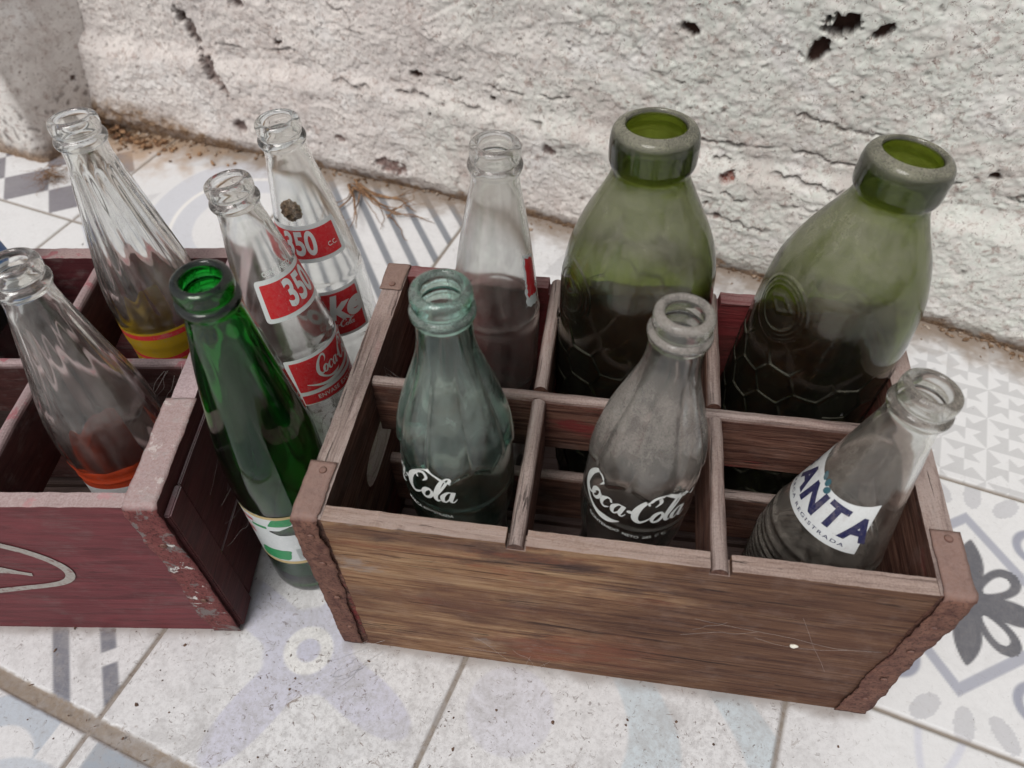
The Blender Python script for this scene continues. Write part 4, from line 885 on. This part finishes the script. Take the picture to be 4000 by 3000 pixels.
# ringed bottle with white label
r3,m3=bottle('fanta','clear ringed soda bottle with white label and navy letters, tilted in the front right cell','bottle',g_fanta,in_grey,140)
def lab_edge(x,y): return (x,y+ (0 if y<0 else -10.5*math.cos(min(1,abs((x-2)/31.))*PI/2)**.8*(y/18.)))
V_,F_=rectgrid(-30,26,-18,20,1.2,edge=lab_edge)
lb=bake2d([(V_,F_)],m3(-149,152,.22),'label',white,r3,2.5)
def letterset(word,x0,dx,size,h,mat,g,par,sizes=None,xs=.80):
    sh=[]
    for i,chh in enumerate(word):
        V,F=text2d(chh,size,xs,size*.048,.12); sh.append(([(x+x0+dx*i,y+h+(.8 if i%2 else -.4)) for x,y in V],F))
    return bake2d(sh,g,'lettering',mat,par,1.5)
letterset('FANTA',-30,12.8,20.0,-4.0,navy,m3(-149,153,.36),lb)
bake2d([text2d('MARCA REGISTRADA',2.9,1.5,.03,space=1.35)],m3(-158,137.8,.36),'small_lettering',navy,lb,1.5)
bake2d([ell(-7.5,9.6,1.5,2.5,rot=.5),ell(-3.6,8.6,1.6,2.4,rot=-.1),ell(-1.2,5.4,1.7,2.4,rot=-.5)],m3(-149,153,.40),'leaf_dots',teal,lb,1.5)
# tall olive bottles
r4,m4=bottle('big1','large dusty olive green bottle with thick dark lip, middle back cell of the tan crate','bottle',g_big,in_big,300,3.4,15.2)
r5,m5=bottle('big2','large olive green bottle with honeycomb relief and round crest, leaning right in the back cell','bottle',g_big,in_big,300,3.4,15.2)
# clear bottle with a scrap of red label
r6,m6=bottle('clr','clear dusty bottle with a torn red label scrap, back left cell of the tan crate','bottle',g_clear3,inner_clear,120)
def scrap(x0,x1,y0,y1,seed,amp=.8):
    def e(x,y):
        return (x+amp*mnoise.noise(Vector((y*.7,seed,x*.2))),y+amp*mnoise.noise(Vector((x*.7,seed+3,y*.2)))+(-(x-x0)*.4))
    return rectgrid(x0,x1,y0,y1,.7,edge=e)
def back350(root,mp,th,h0,w,h,thc):
    pass
sc1=bake2d([scrap(-7,4,-18,17,4,1.6)],m6(-17,186,.2),'torn_label',paper,r6,2)
bake2d([scrap(-5.2,3.6,-11,15,8,2.2)],m6(-17,186,.32),'red_ink',red,sc1,2)
# 350 bottles
def lab350(root,mp,th,h0,w,h,cont=None):
    lb=bake2d([rectgrid(-w/2,w/2,-h/2,h/2,1.2,2.5)],mp(th,h0,.2),'neck_label',white,root,2.2)
    bake2d([rectgrid(-w/2+2.9,w/2-2.9,-h/2+3.1,h/2-3.1,1.2,.8)],mp(th,h0,.32),'red_field',red,lb,2.2)
    bake2d([text2d('350',h*.86,.62,.028*h)],mp(th,h0,.44,xs=1.0),'lettering',white,lb,1.2)
    V,F=text2d('C.C.',4.5,.8,.05); bake2d([([(x+w*.36,y-3.6) for x,y in V],F)],mp(th,h0,.44),'small_lettering',cream,lb,1.2)
    if cont: 
        V,F=text2d('CONT. NETO',4.2,.9,.12); bake2d([([(x-w*.16,y+h/2+3) for x,y in V],F)],mp(th,h0,.2),'small_lettering',cream,root,1.2)
    return lb
r7,m7=bottle('c350b','clear bottle with red 350 label and mud nest inside, farthest back on the tiles','bottle',g_clear2,inner_clear,120)
lab350(r7,m7,-88,189,58,27)
lb=bake2d([rectgrid(-34,34,-21,21,1.3,.8)],m7(-90,131,.2),'body_label',white,r7,2.2)
bake2d([rectgrid(-31.5,31.5,-18.5,18.5,1.3,.2)],m7(-90,131,.32),'red_field',red,lb,2.2)
V,F=text2d('Coke',29,.92,1.1,.25); bake2d([([(x+2,y+4.5) for x,y in V],F)],m7(-90,131,.44),'lettering',cream,lb,1.2)
bake2d([ribbon([(22,1.5,.6),(26,4.5,1.6),(31.2,8.5,2.6)],5)],m7(-90,131,.46),'swash',cream,lb,1.5)
sx=2.0; bake2d([ribbon([((x-6)*2.0+12,(y-.9)*2.1-9.5,w*2.0*1.0) for x,y,w in rb],5) for rb in script_ribbons()],m7(-90,131,.44),'small_lettering',cream,lb,1.2)
r8,m8=bottle('c350f','clear dusty bottle with red 350 label and script label, standing between the crates','bottle',g_clear,inner_clear,120)
lab350(r8,m8,-12,194,56,29,True)
lb=bake2d([rectgrid(-34,34,-20.5,19,1.3,.8)],m8(-15,132,.2),'body_label',white,r8,2.2)
bake2d([rectgrid(-31.2,31.2,-8.5,16.5,1.3,.3)],m8(-15,132,.32),'red_field',red,lb,2.2)
bake2d([rectgrid(-31.2,31.2,-19.5,-11.8,1.3,.3)],m8(-15,132,.32),'red_field',red,lb,2.2)
wordmark(r8,m8,-9,137.5,38,4.6,cream,'lettering',lb,.44)
bake2d([ribbon([(-25,-3,.6),(-12,-7,2.4),(4,-5.5,3.2),(18,-1,2.6),(31,5,1.2)],8)],m8(-15,132,.46),'swash',cream,lb,1.5)
bake2d([text2d('ENVASE EXCLUSIVO',4.6,.95,.05,space=1.1)],m8(-15,116.6,.44),'small_lettering',cream,lb,1.2)
# emerald bottle
r9,m9=bottle('green','emerald green bottle with torn silver and green label, leaning between the two crates','bottle',g_green,in_green,120)
def torn(x0,x1,y0,y1,seed,fn): return rectgrid(x0,x1,y0,y1,.9,edge=fn)
def e9(x,y):
    # right side torn into a notch half way up
    t=(y+32)/64.; cut=(27 if y<6 else 15)-(18 if y<13 else 12)*math.exp(-((y-12)/(9. if y<12 else 5.))**2)+1.0*mnoise.noise(Vector((y*.5,2,0))); f=(x+22)/49.
    return (-22+f*(cut+22),y+(-3.5*f if y>20 else 0)+.5*mnoise.noise(Vector((x*.4,y*.4,5))))
lb=bake2d([torn(-22,27,-32,32,1,e9)],m9(-88,81,.2),'torn_label',paper,r9,2.2)
bake2d([rectgrid(-22,26,-32,-28.6,1.4)],m9(-88,81,.32),'gold_band',gold,lb,2)
bake2d([rectgrid(-21,17,28.3,31.5,1.4,edge=lambda x,y:(x,y-3.2*(x+22)/49.))],m9(-88,81,.32),'gold_band',gold,lb,2)
bake2d([rectgrid(-14,-4,14,17,1.4,.5)],m9(-88,81,.34),'green_print',labgreen,lb,2); bake2d([rectgrid(-2,12,18,26.5,1.4,1,edge=lambda x,y:(x+.5*(y-20),y))],m9(-88,81,.34),'green_print',labgreen,lb,2)
bake2d([rectgrid(-16,4,-27.5,-14,1.4,3,edge=lambda x,y:(x+.25*(y+20)+ .8*mnoise.noise(Vector((x*.3,y*.3,1))),y+.7*mnoise.noise(Vector((x*.3,y*.3,7)))))],m9(-88,81,.34),'green_print',labgreen,lb,2)
bake2d([rectgrid(-20,-12,19,22,1.4),rectgrid(-21,-15,2,4.5,1.4,edge=lambda x,y:(x,y-.3*x-5)),rectgrid(-21,-15,6,7.5,1.4,edge=lambda x,y:(x,y-.3*x-5))],m9(-88,81,.34),'red_print',red,lb,2)
bars=[ribbon([(8,-26+i*1.5,.45),(22,-26+i*1.5,.45)],3) for i in range(10)]
bake2d(bars,m9(-88,81,.34),'fine_print',enamel('grey ink',(.18,.24,.22),.5),lb,2)
# spiral bottle, left crate
r10,m10=bottle('l1','clear spiral ribbed bottle with yellow and red label, back cell of the maroon crate','bottle',g_clear,inner_clear,168)
lb=bake2d([rectgrid(-80,80,-26,26,2.0,.3)],m10(-72,104,.2),'label',yellow,r10,2.6)
bake2d([rectgrid(-80,80,20.5,24.3,1.6)],m10(-72,104,.32),'red_band',red,lb,2.5)
bake2d([ribbon([(-60,6,2.2),(-34,5.5,2.6),(-12,3.5,3.0),(4,2.5,3.2),(20,6,5),(30,14,9),(40,12,8)],10)],m10(-72,104,.32),'red_band',red,lb,2.5)
V,F=text2d('Crush',15,1,.5); bake2d([ribbon([(-28,-6,1.5),(-22,-2,2.2),(-15,-4,2.4),(-18,-12,2.0)],8),ribbon([(-8,-4,2),(0,-2,2.4),(8,-6,2.2)],8)],m10(-72,104,.34),'red_print',red,lb,2)
# fluted bottle, left crate
r11,m11=bottle('l2','clear fluted dusty bottle with orange label, front cell of the maroon crate','bottle',g_clear,inner_clear,144)
lb=bake2d([rectgrid(-80,80,-40,20,2.0,.3)],m11(-80,98,.2),'label',orange,r11,2.6)
bake2d([rectgrid(-34,34,-38,5,1.6,5,edge=lambda x,y:(x,y-.004*x*x))],m11(-80,98,.32),'label_panel',white,lb,2.5)
# bottle with blue and white label at the picture's left edge
POSE['l3']=('c350',(-.262,.140,.015),(-.290,.160,.268))
g_dark=glass('smoky dark glass',(.97,.97,.97),.03,dust=.4,base=.05,updust=.2,dustcol=(.2,.19,.18),absorb=((.3,.3,.3),350))
r12,m12=bottle('l3','dark bottle with blue and white label, cut off by the left edge of the picture','bottle',g_dark,in_grey,100)
lb=bake2d([rectgrid(-44,44,-22,22,1.6,1)],m12(-60,170,.2),'label',white,r12,2.5)
bake2d([rectgrid(-44,44,-12,4,1.6,.3,edge=lambda x,y:(x,y+2.5*math.sin(x*.12)))],m12(-60,170,.32),'blue_band',blue,lb,2.5)

# mud nest inside the farthest clear bottle
def nest():
    kind,b,l=POSE['c350b']; b=Vector(b); l=Vector(l); w=(l-b).normalized(); c=b+w*.203+Vector((-.0065,-.0065,0))
    bm=bmesh.new(); bmesh.ops.create_icosphere(bm,subdivisions=4,radius=.0068)
    for v in bm.verts:
        n=mnoise.noise_vector(v.co*500); v.co=Vector((v.co.x*.95,v.co.y*.6,v.co.z*1.05))+v.co.normalized()*(mnoise.noise(v.co*420)*.0022)+n*.0007; v.co+=c
    k=NT('dry mud'); cc=k.coord(); m=k.done(k.pbr(k.ramp(k.noise(cc,420,4,.7),[(.35,(.09,.05,.03)),(.6,(.36,.24,.15)),(.75,(.55,.45,.33))]),.95))
    o=from_bm('mud_nest',bm,m); tag(o,'small lump of dry mud inside the neck of the farthest clear bottle','nest')
nest()
# white cocoon on the front board
bm=bmesh.new(); bmesh.ops.create_uvsphere(bm,u_segments=14,v_segments=10,radius=.0019)
for v in bm.verts: v.co=Vector((v.co.x*1.25+.2685,v.co.y*.5-.0006,v.co.z*.85+.0845)); v.co+=Vector(mnoise.noise_vector(v.co*700))*.0004
o=from_bm('cocoon',bm,enamel('white silk',(.75,.72,.62),.6),smooth=True); tag(o,'tiny white cocoon stuck to the tan front board','cocoon')
# cobwebs
def webs():
    rnd=random.Random(5); bm=bmesh.new()
    def th(a,b,sag,r=.00004,wob=.0012):
        a=Vector(a); b=Vector(b); n=4; pts=[]
        for i in range(n+1):
            t=i/n; q=a.lerp(b,t); q.z-=sag*4*t*(1-t); q+=Vector((rnd.gauss(0,wob),rnd.gauss(0,wob),rnd.gauss(0,wob)))*(1 if 0<i<n else 0); pts.append(q)
        tube_bm(bm,[Vector(q) for q in catmull([tuple(q) for q in pts],5)],r,4)
    def R3(c,s): return (c[0]+rnd.gauss(0,s),c[1]+rnd.gauss(0,s),c[2]+rnd.gauss(0,s))
    for i in range(12): th(R3((.018,.115,.145),.006),R3((.040,.112,.13),.007),.003,.00003)
    for i in range(6): th(R3((.018,.110,.13),.008),R3((.03,.14,.12),.012),.003)
    for i in range(4): th(R3((-.072,.035,.11),.008),R3((-.062,.075,.14),.01),.002,.000025)
    for i in range(3): th(R3((-.070,.02,.09),.01),R3((-.055,.05,.09),.01),.004,.000025)
    for i in range(5): th((.20+rnd.random()*.11,-.0006,.07+rnd.random()*.06),(.22+rnd.random()*.1,-.0010,.05+rnd.random()*.07),.001,.00003,.0009)
    for i in range(10): th(R3((.10,.0,.013),.015),R3((.13,-.001,.02),.02),.003,.00003)
    for i in range(14): th(R3((.02,-.004,.004),.008),R3((-.005,-.02,.001),.012),.0,.00006,.0015)
    for i in range(5): th(R3((-.115,.095,.155),.004),R3((-.125,.07,.14),.008),.002,.00006)
    for v in bm.verts: v.co.z=max(v.co.z,.0004)
    k=NT('cobweb silk'); m=k.done(k.pbr((.55,.52,.49),.8)); o=from_bm('cobweb',bm,m); tag(o,'wispy dusty cobweb threads strung about the crates','cobweb',kind='stuff')
webs()

# ------------------------------------------------------------------ light, sky, camera
w=bpy.data.worlds.new('World'); scene.world=w; w.use_nodes=True; nt=w.node_tree; nt.nodes.clear()
out=nt.nodes.new('ShaderNodeOutputWorld'); bg=nt.nodes.new('ShaderNodeBackground'); sky=nt.nodes.new('ShaderNodeTexSky'); sky.sky_type='NISHITA'; sky.sun_disc=False
SE,SA=R(59),R(205)
sky.sun_elevation=SE; sky.sun_rotation=SA; sky.dust_density=4; sky.air_density=1; sky.ozone_density=1
hs=nt.nodes.new('ShaderNodeHueSaturation'); hs.inputs['Saturation'].default_value=.22
nt.links.new(sky.outputs[0],hs.inputs['Color']); nt.links.new(hs.outputs[0],bg.inputs[0]); bg.inputs[1].default_value=.10; nt.links.new(bg.outputs[0],out.inputs[0])
sl=bpy.data.lights.new('sun','SUN'); sl.energy=1.9; sl.angle=R(27); sl.color=(1,.965,.93); so=bpy.data.objects.new('sun',sl); COL.objects.link(so)
d=Vector((math.sin(SA)*math.cos(SE),math.cos(SA)*math.cos(SE),math.sin(SE))); so.rotation_euler=d.to_track_quat('Z','Y').to_euler(); so.location=(0,0,2)
cam=bpy.data.cameras.new('camera'); co=bpy.data.objects.new('camera',cam); COL.objects.link(co); scene.camera=co
co.location=(.1463,-.1851,.4988); co.rotation_euler=(.7125,.018,.1462); cam.sensor_width=36; cam.lens=36*1644/2212; cam.clip_start=.01; cam.clip_end=50
cam.dof.use_dof=True; cam.dof.focus_distance=.46; cam.dof.aperture_fstop=9
scene.view_settings.view_transform='Standard'; scene.view_settings.look='None'; scene.view_settings.gamma=1; scene.view_settings.exposure=0
scene.render.engine='CYCLES'; cy=scene.cycles; cy.max_bounces=20; cy.transmission_bounces=18; cy.diffuse_bounces=4; cy.glossy_bounces=6; cy.transparent_max_bounces=16; cy.use_denoising=True; cy.caustics_refractive=True; cy.caustics_reflective=False; cy.blur_glossy=.5
cy.sample_clamp_indirect=6
